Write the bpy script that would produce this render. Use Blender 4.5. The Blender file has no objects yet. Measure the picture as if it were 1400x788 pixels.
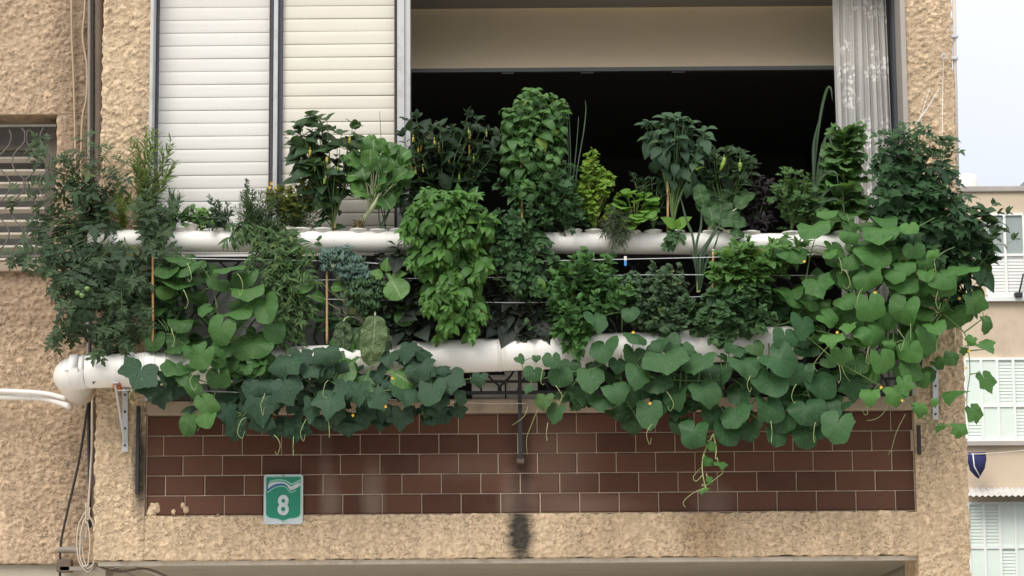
import bpy, bmesh, math, random
import numpy as np
from mathutils import Vector, Matrix, noise as mnoise

SC = bpy.context.scene
COL = SC.collection
rnd = random.Random(8)
R = math.radians

# ------------------------------------------------------------------ camera
F = 3696.0                      # focal length in photo pixels (photo is 1400 x 788)
CAM = Vector((0.0, -13.5, 1.7))
PITCH, ROLL = R(9.5), R(-0.42)
cam_d = bpy.data.cameras.new('camera')
cam_d.sensor_width = 36.0
cam_d.lens = F / 1400.0 * 36.0
cam_d.clip_start, cam_d.clip_end = 0.1, 2000.0
cam = bpy.data.objects.new('camera', cam_d)
COL.objects.link(cam)
CROT = Matrix.Rotation(R(90) + PITCH, 3, 'X') @ Matrix.Rotation(ROLL, 3, 'Z')
cam.matrix_world = Matrix.Translation(CAM) @ CROT.to_4x4()
SC.camera = cam

# ------------------------------------------------------------------ world, sun, exposure
world = bpy.data.worlds.new('World')
SC.world = world
world.use_nodes = True
SUN_EL, SUN_AZ = R(47), R(204)   # direction the light comes from (azimuth clockwise from +Y)
wn, wl = world.node_tree.nodes, world.node_tree.links
wn.clear()
w_out = wn.new('ShaderNodeOutputWorld')
w_bg = wn.new('ShaderNodeBackground')
w_sky = wn.new('ShaderNodeTexSky')
w_sky.sky_type = 'NISHITA'
w_sky.sun_disc = False
w_sky.sun_elevation = SUN_EL
w_sky.sun_rotation = SUN_AZ
w_sky.air_density, w_sky.dust_density, w_sky.ozone_density = 1.0, 1.0, 1.0
w_tc = wn.new('ShaderNodeTexCoord')
w_noise = wn.new('ShaderNodeTexNoise')
w_noise.inputs['Scale'].default_value = 2.2
w_noise.inputs['Detail'].default_value = 5.0
w_ramp = wn.new('ShaderNodeValToRGB')
w_ramp.color_ramp.elements[0].position, w_ramp.color_ramp.elements[0].color = 0.3, (0.72, 0.72, 0.72, 1)
w_ramp.color_ramp.elements[1].position, w_ramp.color_ramp.elements[1].color = 0.7, (0.95, 0.95, 0.95, 1)
w_mix = wn.new('ShaderNodeMix')
w_mix.data_type = 'RGBA'
w_mix.inputs[7].default_value = (7.75, 7.8, 8.1, 1)     # thin overcast veil over the sky
wl.new(w_tc.outputs['Generated'], w_noise.inputs['Vector'])
wl.new(w_noise.outputs['Fac'], w_ramp.inputs['Fac'])
wl.new(w_ramp.outputs['Color'], w_mix.inputs[0])
wl.new(w_sky.outputs['Color'], w_mix.inputs[6])
# overcast luminance: about three times brighter overhead than at the horizon
w_sep = wn.new('ShaderNodeSeparateXYZ')
w_m1 = wn.new('ShaderNodeMath'); w_m1.operation = 'MULTIPLY_ADD'; w_m1.use_clamp = False
w_max = wn.new('ShaderNodeMath'); w_max.operation = 'MAXIMUM'; w_max.inputs[1].default_value = 0.0
w_m1.inputs[1].default_value, w_m1.inputs[2].default_value = 2.3, 0.66
w_sc = wn.new('ShaderNodeVectorMath'); w_sc.operation = 'SCALE'
wl.new(w_tc.outputs['Generated'], w_sep.inputs[0])
wl.new(w_sep.outputs[2], w_max.inputs[0]); wl.new(w_max.outputs[0], w_m1.inputs[0])
wl.new(w_mix.outputs[2], w_sc.inputs[0]); wl.new(w_m1.outputs[0], w_sc.inputs['Scale'])
wl.new(w_sc.outputs[0], w_bg.inputs['Color'])
w_bg.inputs['Strength'].default_value = 0.085
wl.new(w_bg.outputs['Background'], w_out.inputs['Surface'])

sun_d = bpy.data.lights.new('sun', 'SUN')
sun_d.energy = 1.5
sun_d.angle = R(28)
sun_d.color = (1.0, 0.95, 0.87)
sun = bpy.data.objects.new('sun', sun_d)
COL.objects.link(sun)
_sd = Vector((math.sin(SUN_AZ) * math.cos(SUN_EL), math.cos(SUN_AZ) * math.cos(SUN_EL), math.sin(SUN_EL)))
sun.rotation_euler = _sd.to_track_quat('Z', 'Y').to_euler()
sun.location = _sd * 60

vs = SC.view_settings
vs.view_transform = 'Standard'
vs.look = 'None'
vs.exposure = 0.46
vs.gamma = 1.0
vs.use_curve_mapping = False
try:
    SC.cycles.use_denoising = True
    SC.cycles.max_bounces = 8
    SC.cycles.transparent_max_bounces = 12
except Exception:
    pass

# ------------------------------------------------------------------ helpers
def at(px, py, Y=0.0):
    """World point on the vertical plane y=Y that the photo shows at pixel (px, py)."""
    d = CROT @ Vector(((px - 700.0) / F, -(py - 394.0) / F, -1.0))
    return CAM + d * ((Y - CAM.y) / d.y)

def zat(py, Y=0.0, px=700):
    return at(px, py, Y).z

def xat(px, py=394, Y=0.0):
    return at(px, py, Y).x

def link(o, parent=None):
    COL.objects.link(o)
    if parent is not None:
        o.parent = parent
    return o

def tag(o, label=None, cat=None, group=None, kind=None):
    if label: o['label'] = label
    if cat: o['category'] = cat
    if group: o['group'] = group
    if kind: o['kind'] = kind
    return o

def thing(name, label, cat, loc=(0, 0, 0), group=None):
    o = bpy.data.objects.new(name, None)
    o.empty_display_size = 0.1
    o.location = loc
    COL.objects.link(o)
    return tag(o, label, cat, group)

# ---- materials
def nmat(name):
    m = bpy.data.materials.new(name)
    m.use_nodes = True
    return m, m.node_tree.nodes, m.node_tree.links, m.node_tree.nodes['Principled BSDF']

class NB:
    """Small node-building helper."""
    def __init__(s, m):
        s.n, s.l = m.node_tree.nodes, m.node_tree.links
    def put(s, sock, v):
        if isinstance(v, bpy.types.NodeSocket): s.l.new(v, sock)
        elif v is not None: sock.default_value = v
    def math(s, op, a, b=None, c=None, clamp=False):
        n = s.n.new('ShaderNodeMath'); n.operation = op; n.use_clamp = clamp
        s.put(n.inputs[0], a)
        if b is not None: s.put(n.inputs[1], b)
        if c is not None: s.put(n.inputs[2], c)
        return n.outputs[0]
    def mix(s, f, a, b, blend='MIX'):
        n = s.n.new('ShaderNodeMix'); n.data_type = 'RGBA'; n.blend_type = blend
        s.put(n.inputs[0], f)
        for sk, v in ((n.inputs[6], a), (n.inputs[7], b)):
            if isinstance(v, (tuple, list)) and len(v) == 3: v = (*v, 1)
            s.put(sk, v)
        return n.outputs[2]
    def noise(s, scale, detail=4, rough=.55, vec=None, dist=0.0):
        n = s.n.new('ShaderNodeTexNoise')
        n.inputs['Scale'].default_value = scale; n.inputs['Detail'].default_value = detail
        n.inputs['Roughness'].default_value = rough; n.inputs['Distortion'].default_value = dist
        if vec is not None: s.l.new(vec, n.inputs['Vector'])
        return n.outputs['Fac']
    def ramp(s, f, stops):
        n = s.n.new('ShaderNodeValToRGB')
        e = n.color_ramp.elements
        while len(e) < len(stops): e.new(0.5)
        for k, (p, c) in enumerate(stops):
            e[k].position = p
            e[k].color = (c, c, c, 1) if isinstance(c, (int, float)) else (*c, 1)
        s.put(n.inputs[0], f)
        return n.outputs[0]
    def pos(s):
        return s.n.new('ShaderNodeNewGeometry').outputs['Position']
    def scalevec(s, v, sc):
        n = s.n.new('ShaderNodeMapping'); n.inputs['Scale'].default_value = sc
        s.l.new(v, n.inputs['Vector'])
        return n.outputs[0]
    def attr(s, name, out='Fac'):
        n = s.n.new('ShaderNodeAttribute'); n.attribute_name = name
        return n.outputs[out]
    def sep(s, v):
        n = s.n.new('ShaderNodeSeparateXYZ'); s.l.new(v, n.inputs[0])
        return n.outputs
    def bump(s, h, strength, dist, bsdf):
        n = s.n.new('ShaderNodeBump')
        n.inputs['Strength'].default_value = strength; n.inputs['Distance'].default_value = dist
        s.l.new(h, n.inputs['Height'])
        s.l.new(n.outputs[0], bsdf.inputs['Normal'])
    def spot(s, p, c, sx, sz, soft=0.6, nz=0.5, nscale=9):
        """0..1 mask of a ragged stain centred at world point c with half sizes sx, sz in the x-z plane."""
        o = s.sep(p)
        dx = s.math('DIVIDE', s.math('SUBTRACT', o[0], c[0]), sx)
        dz = s.math('DIVIDE', s.math('SUBTRACT', o[2], c[2]), sz)
        d = s.math('SQRT', s.math('ADD', s.math('MULTIPLY', dx, dx), s.math('MULTIPLY', dz, dz)))
        d = s.math('ADD', d, s.math('MULTIPLY', s.math('SUBTRACT', s.noise(nscale, 4, .6), .5), nz * 2))
        n = s.n.new('ShaderNodeMapRange')
        n.inputs[1].default_value = 1.0 - soft / 2; n.inputs[2].default_value = 1.0 + soft / 2
        n.inputs[3].default_value = 1.0; n.inputs[4].default_value = 0.0
        s.l.new(d, n.inputs[0])
        return n.outputs[0]

def simple_mat(name, col, rough=0.5, metal=0.0, var=0.12, vscale=14, bump=0.0, bscale=60, spec=0.5, dirt=None):
    m, n, l, b = nmat(name)
    h = NB(m)
    p = h.pos()
    f = h.noise(vscale, 5, .6, p)
    dark = tuple(c * (1 - var) for c in col); light = tuple(min(1, c * (1 + var)) for c in col)
    c = h.mix(f, dark, light)
    if dirt:
        f2 = h.ramp(h.noise(dirt[1], 6, .7, p), [(0.5, 0.0), (0.72, 1.0)])
        c = h.mix(h.math('MULTIPLY', f2, dirt[2]), c, dirt[0])
    l.new(c, b.inputs['Base Color'])
    b.inputs['Roughness'].default_value = rough
    b.inputs['Metallic'].default_value = metal
    b.inputs['Specular IOR Level'].default_value = spec
    if bump:
        h.bump(h.noise(bscale, 4, .6, p), bump, 0.01, b)
    return m

def stucco_mat(name, light, dark, stains=()):
    m, n, l, b = nmat(name)
    h = NB(m)
    p = h.pos()
    big = h.noise(1.7, 5, .6, p)
    fine = h.noise(38, 6, .68, p, .6)
    c = h.mix(h.ramp(big, [(.32, 0.0), (.68, 1.0)]), dark, light)
    c = h.mix(h.ramp(fine, [(.36, .55), (.56, 0.0)]), c, tuple(x * .62 for x in dark))
    sp = h.ramp(h.noise(24, 5, .62, p, .4), [(.6, 0.0), (.72, .28)])
    c = h.mix(sp, c, tuple(min(1, x * 1.3) for x in light))
    cr = h.ramp(h.noise(37, 3, .55, h.scalevec(p, (1.0, 1.0, 1.4)), 1.2), [(.53, 0.0), (.56, .40), (.59, 0.0)])
    patch = h.ramp(h.noise(2.6, 4, .6, p), [(.38, .15), (.6, 1.0)])
    cr = h.math('MULTIPLY', cr, patch)
    c = h.mix(cr, c, tuple(x * .5 for x in dark))  # dark flake rims: shadow under the chips painted into the colour
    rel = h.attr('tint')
    c = h.mix(h.ramp(rel, [(.22, .55), (.42, .0)]), c, tuple(x * .55 for x in dark))  # low spots darkened: crevice dirt plus shade painted in where relief looks flat
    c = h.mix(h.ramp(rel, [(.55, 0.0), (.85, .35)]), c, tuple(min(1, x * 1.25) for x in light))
    # dust and grime running down
    g = h.ramp(h.noise(3.0, 5, .6, h.scalevec(p, (2.6, 1, .35))), [(.50, 0.0), (.72, .5)])
    c = h.mix(g, c, (.30, .225, .155))
    g2 = h.ramp(h.noise(4.0, 5, .6, h.scalevec(p, (1.9, 1, .22))), [(.56, 0.0), (.74, .45)])
    c = h.mix(g2, c, tuple(min(1, x * 1.3) for x in light))
    for (cc, sx, sz, col, k) in stains:
        c = h.mix(h.math('MULTIPLY', h.spot(p, cc, sx, sz, .9, .55, 16), k), c, col)
    l.new(c, b.inputs['Base Color'])
    b.inputs['Roughness'].default_value = .95
    b.inputs['Specular IOR Level'].default_value = .2
    pn = h.noise(37, 3, .55, h.scalevec(p, (1.0, 1.0, 1.4)), 1.2)
    plates = h.ramp(pn, [(.555, 0.0), (.60, 1.0)])
    hgt = h.math('ADD', h.math('MULTIPLY', h.math('MULTIPLY', plates, patch), .8), h.math('MULTIPLY', h.noise(150, 4, .65, p), .36))
    h.bump(hgt, 1.0, .009, b)
    return m

# ---- plain mesh builder
class MB:
    def __init__(s):
        s.v, s.f, s.t, s.sm = [], [], [], []
    def add(s, vs, fs, tint=0.5, smooth=False):
        o = len(s.v)
        s.v += [tuple(x) for x in vs]
        s.t += [tint] * len(vs)
        for f in fs:
            s.f.append([o + k for k in f]); s.sm.append(smooth)
        return s
    def box(s, x0, x1, y0, y1, z0, z1, tint=.5, bev=0.0):
        if bev <= 0:
            v = [(x0, y0, z0), (x1, y0, z0), (x1, y1, z0), (x0, y1, z0), (x0, y0, z1), (x1, y0, z1), (x1, y1, z1), (x0, y1, z1)]
            return s.add(v, [(0, 3, 2, 1), (4, 5, 6, 7), (0, 1, 5, 4), (1, 2, 6, 5), (2, 3, 7, 6), (3, 0, 4, 7)], tint)
        bm = bmesh.new()
        r = bmesh.ops.create_cube(bm, size=1)
        bmesh.ops.scale(bm, vec=(x1 - x0, y1 - y0, z1 - z0), verts=bm.verts)
        bmesh.ops.translate(bm, vec=((x0 + x1) / 2, (y0 + y1) / 2, (z0 + z1) / 2), verts=bm.verts)
        bmesh.ops.bevel(bm, geom=bm.edges[:], offset=bev, segments=2, affect='EDGES', profile=.6)
        bm.verts.index_update()
        s.add([v.co[:] for v in bm.verts], [[v.index for v in f.verts] for f in bm.faces], tint)
        bm.free()
        return s
    def tube(s, pts, r0, r1=None, n=8, caps=True, tint=.5, smooth=True, rfun=None):
        pts = [Vector(p) for p in pts]
        if r1 is None: r1 = r0
        m = len(pts)
        vs, fs = [], []
        up = None
        for i, p in enumerate(pts):
            d = (pts[min(i + 1, m - 1)] - pts[max(i - 1, 0)])
            if d.length < 1e-9: d = Vector((0, 0, 1))
            d.normalize()
            if up is None:
                up = Vector((0, 0, 1)) if abs(d.z) < .9 else Vector((1, 0, 0))
            a = d.cross(up)
            if a.length < 1e-4: a = d.cross(Vector((.3, 1, .2)))
            a.normalize(); bb = a.cross(d).normalized(); up = bb
            r = rfun(i / (m - 1)) if rfun else r0 + (r1 - r0) * i / max(1, m - 1)
            for k in range(n):
                t = 2 * math.pi * k / n
                vs.append(p + a * (r * math.cos(t)) + bb * (r * math.sin(t)))
        for i in range(m - 1):
            for k in range(n):
                k2 = (k + 1) % n
                fs.append((i * n + k, i * n + k2, (i + 1) * n + k2, (i + 1) * n + k))
        if caps:
            fs.append(tuple(range(n))); fs.append(tuple(reversed(range((m - 1) * n, m * n))))
        return s.add(vs, fs, tint, smooth)
    def bar(s, a, b, w, h, tint=.5):
        """Rectangular bar from a to b, w wide and h deep."""
        a, b = Vector(a), Vector(b)
        d = (b - a).normalized()
        u = d.cross(Vector((0, 1, 0)))
        if u.length < 1e-3: u = Vector((1, 0, 0))
        u.normalize(); w_ = u * (w / 2); q = d.cross(u).normalized() * (h / 2)
        v = [a - w_ - q, a + w_ - q, a + w_ + q, a - w_ + q, b - w_ - q, b + w_ - q, b + w_ + q, b - w_ + q]
        return s.add(v, [(0, 3, 2, 1), (4, 5, 6, 7), (0, 1, 5, 4), (1, 2, 6, 5), (2, 3, 7, 6), (3, 0, 4, 7)], tint)
    def lathe(s, prof, c, n=24, tint=.5, axis='Z'):
        vs, fs = [], []
        for (r, z) in prof:
            for k in range(n):
                t = 2 * math.pi * k / n
                vs.append((c[0] + r * math.cos(t), c[1] + r * math.sin(t), c[2] + z))
        for i in range(len(prof) - 1):
            for k in range(n):
                k2 = (k + 1) % n
                fs.append((i * n + k, i * n + k2, (i + 1) * n + k2, (i + 1) * n + k))
        return s.add(vs, fs, tint, True)
    def build(s, name, mat, parent=None, base=None):
        if base is None and parent is not None:
            root = parent
            while root.parent: root = root.parent
            base = root.location.copy()
        b = Vector(base) if base is not None else Vector((0, 0, 0))
        me = bpy.data.meshes.new(name)
        me.from_pydata([(x - b.x, y - b.y, z - b.z) for x, y, z in s.v], [], s.f)
        a = me.attributes.new('tint', 'FLOAT', 'POINT')
        a.data.foreach_set('value', s.t)
        me.polygons.foreach_set('use_smooth', s.sm)
        me.materials.append(mat)
        bm = bmesh.new(); bm.from_mesh(me)
        bmesh.ops.recalc_face_normals(bm, faces=bm.faces)
        bm.to_mesh(me); bm.free()
        me.update()
        o = bpy.data.objects.new(name, me)
        if parent is None and base is not None: o.location = b
        return link(o, parent)

def bez(p0, p1, p2, p3, n=10):
    p0, p1, p2, p3 = map(Vector, (p0, p1, p2, p3))
    out = []
    for i in range(n + 1):
        t = i / n; u = 1 - t
        out.append(p0 * u**3 + p1 * (3 * u * u * t) + p2 * (3 * u * t * t) + p3 * t**3)
    return out

def spline(pts, n=6):
    """Catmull-Rom through the points."""
    P = [Vector(p) for p in pts]
    P = [P[0] * 2 - P[1]] + P + [P[-1] * 2 - P[-2]]
    out = []
    for i in range(1, len(P) - 2):
        for k in range(n):
            t = k / n
            a, b, c, d = P[i - 1], P[i], P[i + 1], P[i + 2]
            out.append(.5 * ((2 * b) + (c - a) * t + (2 * a - 5 * b + 4 * c - d) * t * t + (3 * b - a - 3 * c + d) * t**3))
    out.append(P[-2])
    return out

def stucco_panel(x0, x1, z0, z1, Y, step=.0066, amp=.014, seed=0.0, facing='-Y', y1=None, edge=.006, flush=''):
    """Front of a roughcast surface as a fine grid with the plaster's own lumps, closed by a box behind it."""
    nx = max(2, int((x1 - x0) / step)); nz = max(2, int((z1 - z0) / step))
    mb = MB()
    vs, tn = [], []
    for j in range(nz + 1):
        z = z0 + (z1 - z0) * j / nz
        for i in range(nx + 1):
            x = x0 + (x1 - x0) * i / nx
            q = Vector((x * 1.0 + seed, 3.7 + seed, z))
            w = mnoise.noise(q * 9) * .035
            a = mnoise.noise(Vector((x * 36 + w * 50 + seed, seed, z * 46 - x * 10)))
            a2 = mnoise.noise(Vector((x * 52 + 9 + seed, seed + 3.3, z * 34 + x * 14)))
            b = mnoise.noise(Vector((x * 120 + seed, 5.5 + seed, z * 110)))
            s1 = min(1.0, max(0.0, (a - .17 + .25 * b) / .14)); s2 = min(1.0, max(0.0, (a2 - .22 + .25 * b) / .12))
            h = .62 * s1 * (1 - .35 * min(1, max(0, a - .24) / .3)) + .5 * s2 + .20 * b + .2 * mnoise.noise(q * 3)
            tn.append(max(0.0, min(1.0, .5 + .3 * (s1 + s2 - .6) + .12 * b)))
            ed = min(9 if 'L' in flush else x - x0, 9 if 'R' in flush else x1 - x, 9 if 'B' in flush else z - z0, 9 if 'T' in flush else z1 - z)
            jx = jz = 0
            if (i == 0 and 'L' not in flush) or (i == nx and 'R' not in flush): jx = edge * mnoise.noise(Vector((seed, z * 30, x)))
            if (j == 0 and 'B' not in flush) or (j == nz and 'T' not in flush): jz = edge * mnoise.noise(Vector((x * 30, seed, z)))
            vs.append((x + jx, Y - amp * h * min(1, .35 + ed / .03), z + jz))
    fs = []
    for j in range(nz):
        for i in range(nx):
            k = j * (nx + 1) + i
            fs.append((k, k + 1, k + nx + 2, k + nx + 1))
    mb.add(vs, fs, .5, True)
    mb.t = list(tn)
    if y1 is not None:
        # skirt joining the rough front to a flat box behind it
        loop = [i for i in range(nx + 1)] + [j * (nx + 1) + nx for j in range(1, nz + 1)] + \
               [nz * (nx + 1) + i for i in range(nx - 1, -1, -1)] + [j * (nx + 1) for j in range(nz - 1, 0, -1)]
        o = len(mb.v)
        for k in loop:
            x, y, z = vs[k]
            mb.v.append((x, y1, z)); mb.t.append(.5)
        m = len(loop)
        for a in range(m):
            b = (a + 1) % m
            mb.f.append([loop[a], loop[b], o + b, o + a]); mb.sm.append(False)
        mb.f.append([o + a for a in range(m)]); mb.sm.append(False)
    return mb
# ------------------------------------------------------------------ materials of the setting
S_BROWN = (at(108, 400, .45).x, 0, at(108, 400, .45).z)
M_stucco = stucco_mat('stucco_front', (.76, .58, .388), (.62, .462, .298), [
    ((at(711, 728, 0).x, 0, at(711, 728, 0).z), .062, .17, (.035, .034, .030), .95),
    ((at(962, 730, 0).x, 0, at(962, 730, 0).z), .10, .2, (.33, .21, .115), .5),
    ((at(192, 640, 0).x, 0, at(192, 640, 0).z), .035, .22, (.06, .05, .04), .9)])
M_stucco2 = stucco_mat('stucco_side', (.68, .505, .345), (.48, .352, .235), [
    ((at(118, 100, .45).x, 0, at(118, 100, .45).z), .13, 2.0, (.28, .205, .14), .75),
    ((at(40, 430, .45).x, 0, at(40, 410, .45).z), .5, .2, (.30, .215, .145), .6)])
M_bare = stucco_mat('grey_render', (.34, .27, .20), (.21, .165, .12))
M_concrete = simple_mat('concrete_ledge', (.36, .28, .20), .9, var=.3, vscale=18, bump=.5, bscale=70, dirt=((.10, .075, .055), 9, .7))
M_soffit = simple_mat('soffit_paint', (.40, .36, .28), .85, var=.12, vscale=4, bump=.15, dirt=((.2, .17, .13), 5, .4))
M_edge = simple_mat('drip_edge_paint', (.62, .57, .48), .8, var=.15, vscale=22, bump=.3, dirt=((.25, .2, .15), 16, .6))
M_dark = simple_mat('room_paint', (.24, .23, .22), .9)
M_alu = simple_mat('aluminium_frame', (.50, .50, .485), .42, metal=.0, var=.06, vscale=30, dirt=((.28, .26, .23), 10, .5))
M_seal_gap = simple_mat('dark_seal_and_gap', (.055, .06, .075), .6, var=.3, vscale=40)
M_rust = simple_mat('rusty_edge', (.22, .15, .10), .8, var=.4, vscale=40)
M_iron = simple_mat('black_iron', (.018, .017, .016), .55, var=.4, vscale=40, bump=.2)
M_pvc = simple_mat('white_plastic_pipe', (.78, .755, .70), .4, var=.03, vscale=8, dirt=((.50, .44, .34), 11, .35))
def pipe_mat():
    m, n, l, b = nmat('white_planter_pipe')
    h = NB(m); p = h.pos()
    c = h.mix(h.noise(5, 4, .6, p), (.74, .71, .65), (.80, .78, .73))
    st = h.ramp(h.noise(7.5, 6, .68, h.scalevec(p, (2.4, .5, .35))), [(.56, 0.0), (.76, .45)])
    c = h.mix(st, c, (.40, .33, .235))
    sp = h.ramp(h.noise(48, 4, .6, p), [(.68, 0.0), (.75, .3)])
    c = h.mix(sp, c, (.3, .24, .17))
    l.new(c, b.inputs['Base Color'])
    l.new(h.ramp(h.noise(20, 3, .6, p), [(.3, .32), (.7, .55)]), b.inputs['Roughness'])
    return m
M_pvc = pipe_mat()
M_cup = simple_mat('white_plastic_cup', (.70, .68, .62), .45, var=.08)
M_cream = simple_mat('cream_lambrequin', (.88, .74, .51), .8, var=.07, vscale=6, bump=.1, bscale=200)
M_bamboo = simple_mat('bamboo', (.42, .26, .11), .55, var=.3, vscale=60)
M_string = simple_mat('nylon_string', (.62, .64, .62), .5)
M_tape = simple_mat('steel_bracket', (.52, .53, .54), .45, metal=.25, var=.15, vscale=50)
M_greytube = simple_mat('grey_conduit', (.27, .23, .19), .7, var=.2, vscale=20)
M_brownpipe = simple_mat('old_brown_pipe', (.13, .095, .07), .8, var=.4, vscale=14, bump=.3)
M_beigecable = simple_mat('beige_cable', (.42, .32, .22), .6, var=.15)
M_whitecable = simple_mat('white_cable', (.55, .49, .40), .5, var=.15)
M_blackcable = simple_mat('black_cable', (.025, .022, .02), .5, var=.2)

def shutter_mat(name, col):
    m, n, l, b = nmat(name)
    h = NB(m)
    p = h.pos()
    c = h.mix(h.noise(2.2, 5, .6, p), tuple(x * .93 for x in col), col)
    g = h.ramp(h.noise(5, 6, .65, h.scalevec(p, (.5, 1, 5))), [(.5, 0.0), (.8, .35)])
    c = h.mix(g, c, tuple(x * .72 for x in col))
    c = h.mix(h.math('MULTIPLY', h.ramp(h.noise(70, 3, .6, p), [(.66, 0.0), (.75, 1.0)]), .25), c, (.35, .28, .2))
    l.new(c, b.inputs['Base Color'])
    b.inputs['Roughness'].default_value = .5
    return m
M_sh1 = shutter_mat('shutter_white', (.71, .69, .635))
M_sh2 = shutter_mat('shutter_cream', (.71, .665, .56))

def tile_mat():
    m, n, l, b = nmat('glazed_brown_tile')
    h = NB(m)
    p = h.pos()
    t = h.attr('tint')
    c = h.ramp(t, [(0.0, (.070, .031, .0195)), (.5, (.096, .043, .027)), (1.0, (.124, .058, .037))])
    c = h.mix(h.ramp(h.noise(9, 6, .65, p), [(.45, 0.0), (.75, .4)]), c, (.115, .055, .034))
    for (px, py, sx, sz, k) in ((452, 690, .045, .12, .5), (510, 688, .05, .16, .6), (706, 690, .07, .14, .6), (800, 694, .2, .05, .3),
                                (975, 690, .08, .10, .35), (640, 640, .25, .06, .15), (445, 625, .03, .2, .25), (760, 640, .16, .22, .2)):
        q = at(px, py, .02)
        c = h.mix(h.math('MULTIPLY', h.spot(p, q, sx, sz, 1.2, .5, 12), k), c, (.25, .185, .145))
    for (px, py, sx, sz, k) in ((712, 640, .05, .45, .6), (440, 590, .2, .12, .4)):
        q = at(px, py, .02)
        c = h.mix(h.math('MULTIPLY', h.spot(p, q, sx, sz, 1.0, .4, 8), k), c, (.035, .018, .013))
    l.new(c, b.inputs['Base Color'])
    l.new(h.ramp(h.noise(16, 4, .6, p), [(.3, .45), (.7, .7)]), b.inputs['Roughness'])
    b.inputs['Specular IOR Level'].default_value = .14
    h.bump(h.noise(14, 3, .5, p), .25, .01, b)
    return m
M_tile = tile_mat()
M_grout = simple_mat('grout', (.60, .465, .355), .9, var=.35, vscale=25)

# ------------------------------------------------------------------ ground and sky-lit surroundings
m, n, l, b = nmat('asphalt'); h = NB(m)
l.new(h.mix(h.noise(4, 8, .7, h.pos()), (.04, .04, .04), (.07, .068, .065)), b.inputs['Base Color']); b.inputs['Roughness'].default_value = .9
MB().add([(-300, -300, 0), (300, -300, 0), (300, 300, 0), (-300, 300, 0)], [(0, 1, 2, 3)]).build('ground', m)['kind'] = 'structure'
M_pave = simple_mat('paving', (.46, .42, .36), .9, var=.15, vscale=3, bump=.2)
tag(MB().box(-30, 30, -10, 9, -.2, .12).build('pavement', M_pave), kind='structure')  # unseen paving, made wider and paler to bounce light up the front

# ------------------------------------------------------------------ the apartment house
ZB = zat(763)                    # bottom of the balcony beam
ZT0, ZT1 = zat(702, .02), zat(566, .02)      # tiled parapet
ZL0, ZL1 = ZT1, zat(545, -.03)               # concrete cap
ZTOP = zat(-150)                 # goes on above the picture
XP0, XP1 = xat(134, 400), xat(199, 620)      # left pier
XQ0, XQ1 = xat(1251.5, 640), xat(1314, 400)    # right pier (bottom part)
XW0, XW1 = xat(205, 100, .05), xat(1238.5, 100, .05)  # window opening
YR = .45                          # recessed wing on the left

house = thing('apartment_house', 'beige roughcast apartment house front with brown tiled parapet and pilotis below', 'building', (0, .2, 0))
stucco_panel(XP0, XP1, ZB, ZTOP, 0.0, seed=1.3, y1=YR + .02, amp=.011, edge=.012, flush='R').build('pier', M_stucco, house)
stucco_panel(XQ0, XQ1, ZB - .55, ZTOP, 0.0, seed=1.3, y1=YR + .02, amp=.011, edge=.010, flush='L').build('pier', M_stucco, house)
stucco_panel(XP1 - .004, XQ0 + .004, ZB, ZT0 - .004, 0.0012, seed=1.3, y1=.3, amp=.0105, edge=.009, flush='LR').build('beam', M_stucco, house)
# strips beside the opening, where the tiles are wider than the window
zl = zat(-54, 0.0)
MB().box(XP1 + .001, XQ0 - .001, .02, .42, zl, ZTOP).build('lintel', M_stucco, house)
MB().box(XP1 + .02, XQ0 - .02, .421, 1.02, zl + .003, ZTOP - .02).build('added_shade_block', M_dark, house)  # dark block added behind the lintel to shade the top of the blind
# right pier runs down to the ground; the pilotis behind
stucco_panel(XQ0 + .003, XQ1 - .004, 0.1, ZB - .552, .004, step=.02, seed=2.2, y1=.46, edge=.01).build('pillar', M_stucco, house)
# soffit, drip edge
MB().box(XP0 + .02, XQ0 + .0, .03, .10, ZB - .022, ZB - .001).build('drip_edge', M_edge, house)
MB().box(XP0 + .03, XQ0 + .05, .102, 5.0, ZB + .002, ZB + .2).build('soffit', M_soffit, house)
MB().box(XQ1 - .14, XQ1 - .02, .475, 5.0, .1, ZB + .19).build('side_wall', M_soffit, house)
MB().box(XP0 - 6, XQ1, 5.002, 5.2, 0.1, ZB + .9).build('back_wall', M_bare, house)
# dark room behind the opening
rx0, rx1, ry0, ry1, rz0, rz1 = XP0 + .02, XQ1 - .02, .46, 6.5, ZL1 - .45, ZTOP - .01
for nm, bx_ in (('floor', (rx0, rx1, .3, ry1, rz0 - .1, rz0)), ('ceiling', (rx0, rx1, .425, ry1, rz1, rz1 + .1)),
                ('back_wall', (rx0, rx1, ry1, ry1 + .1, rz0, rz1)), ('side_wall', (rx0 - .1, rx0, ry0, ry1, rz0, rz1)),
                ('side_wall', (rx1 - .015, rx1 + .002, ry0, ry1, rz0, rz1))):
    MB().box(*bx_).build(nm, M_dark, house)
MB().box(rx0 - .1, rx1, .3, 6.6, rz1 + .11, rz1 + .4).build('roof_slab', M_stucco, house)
MB().box(XQ1 - .012, XQ1 - .002, .472, 6.6, ZB + .2, ZTOP).build('gable_wall', M_stucco, house)
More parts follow.
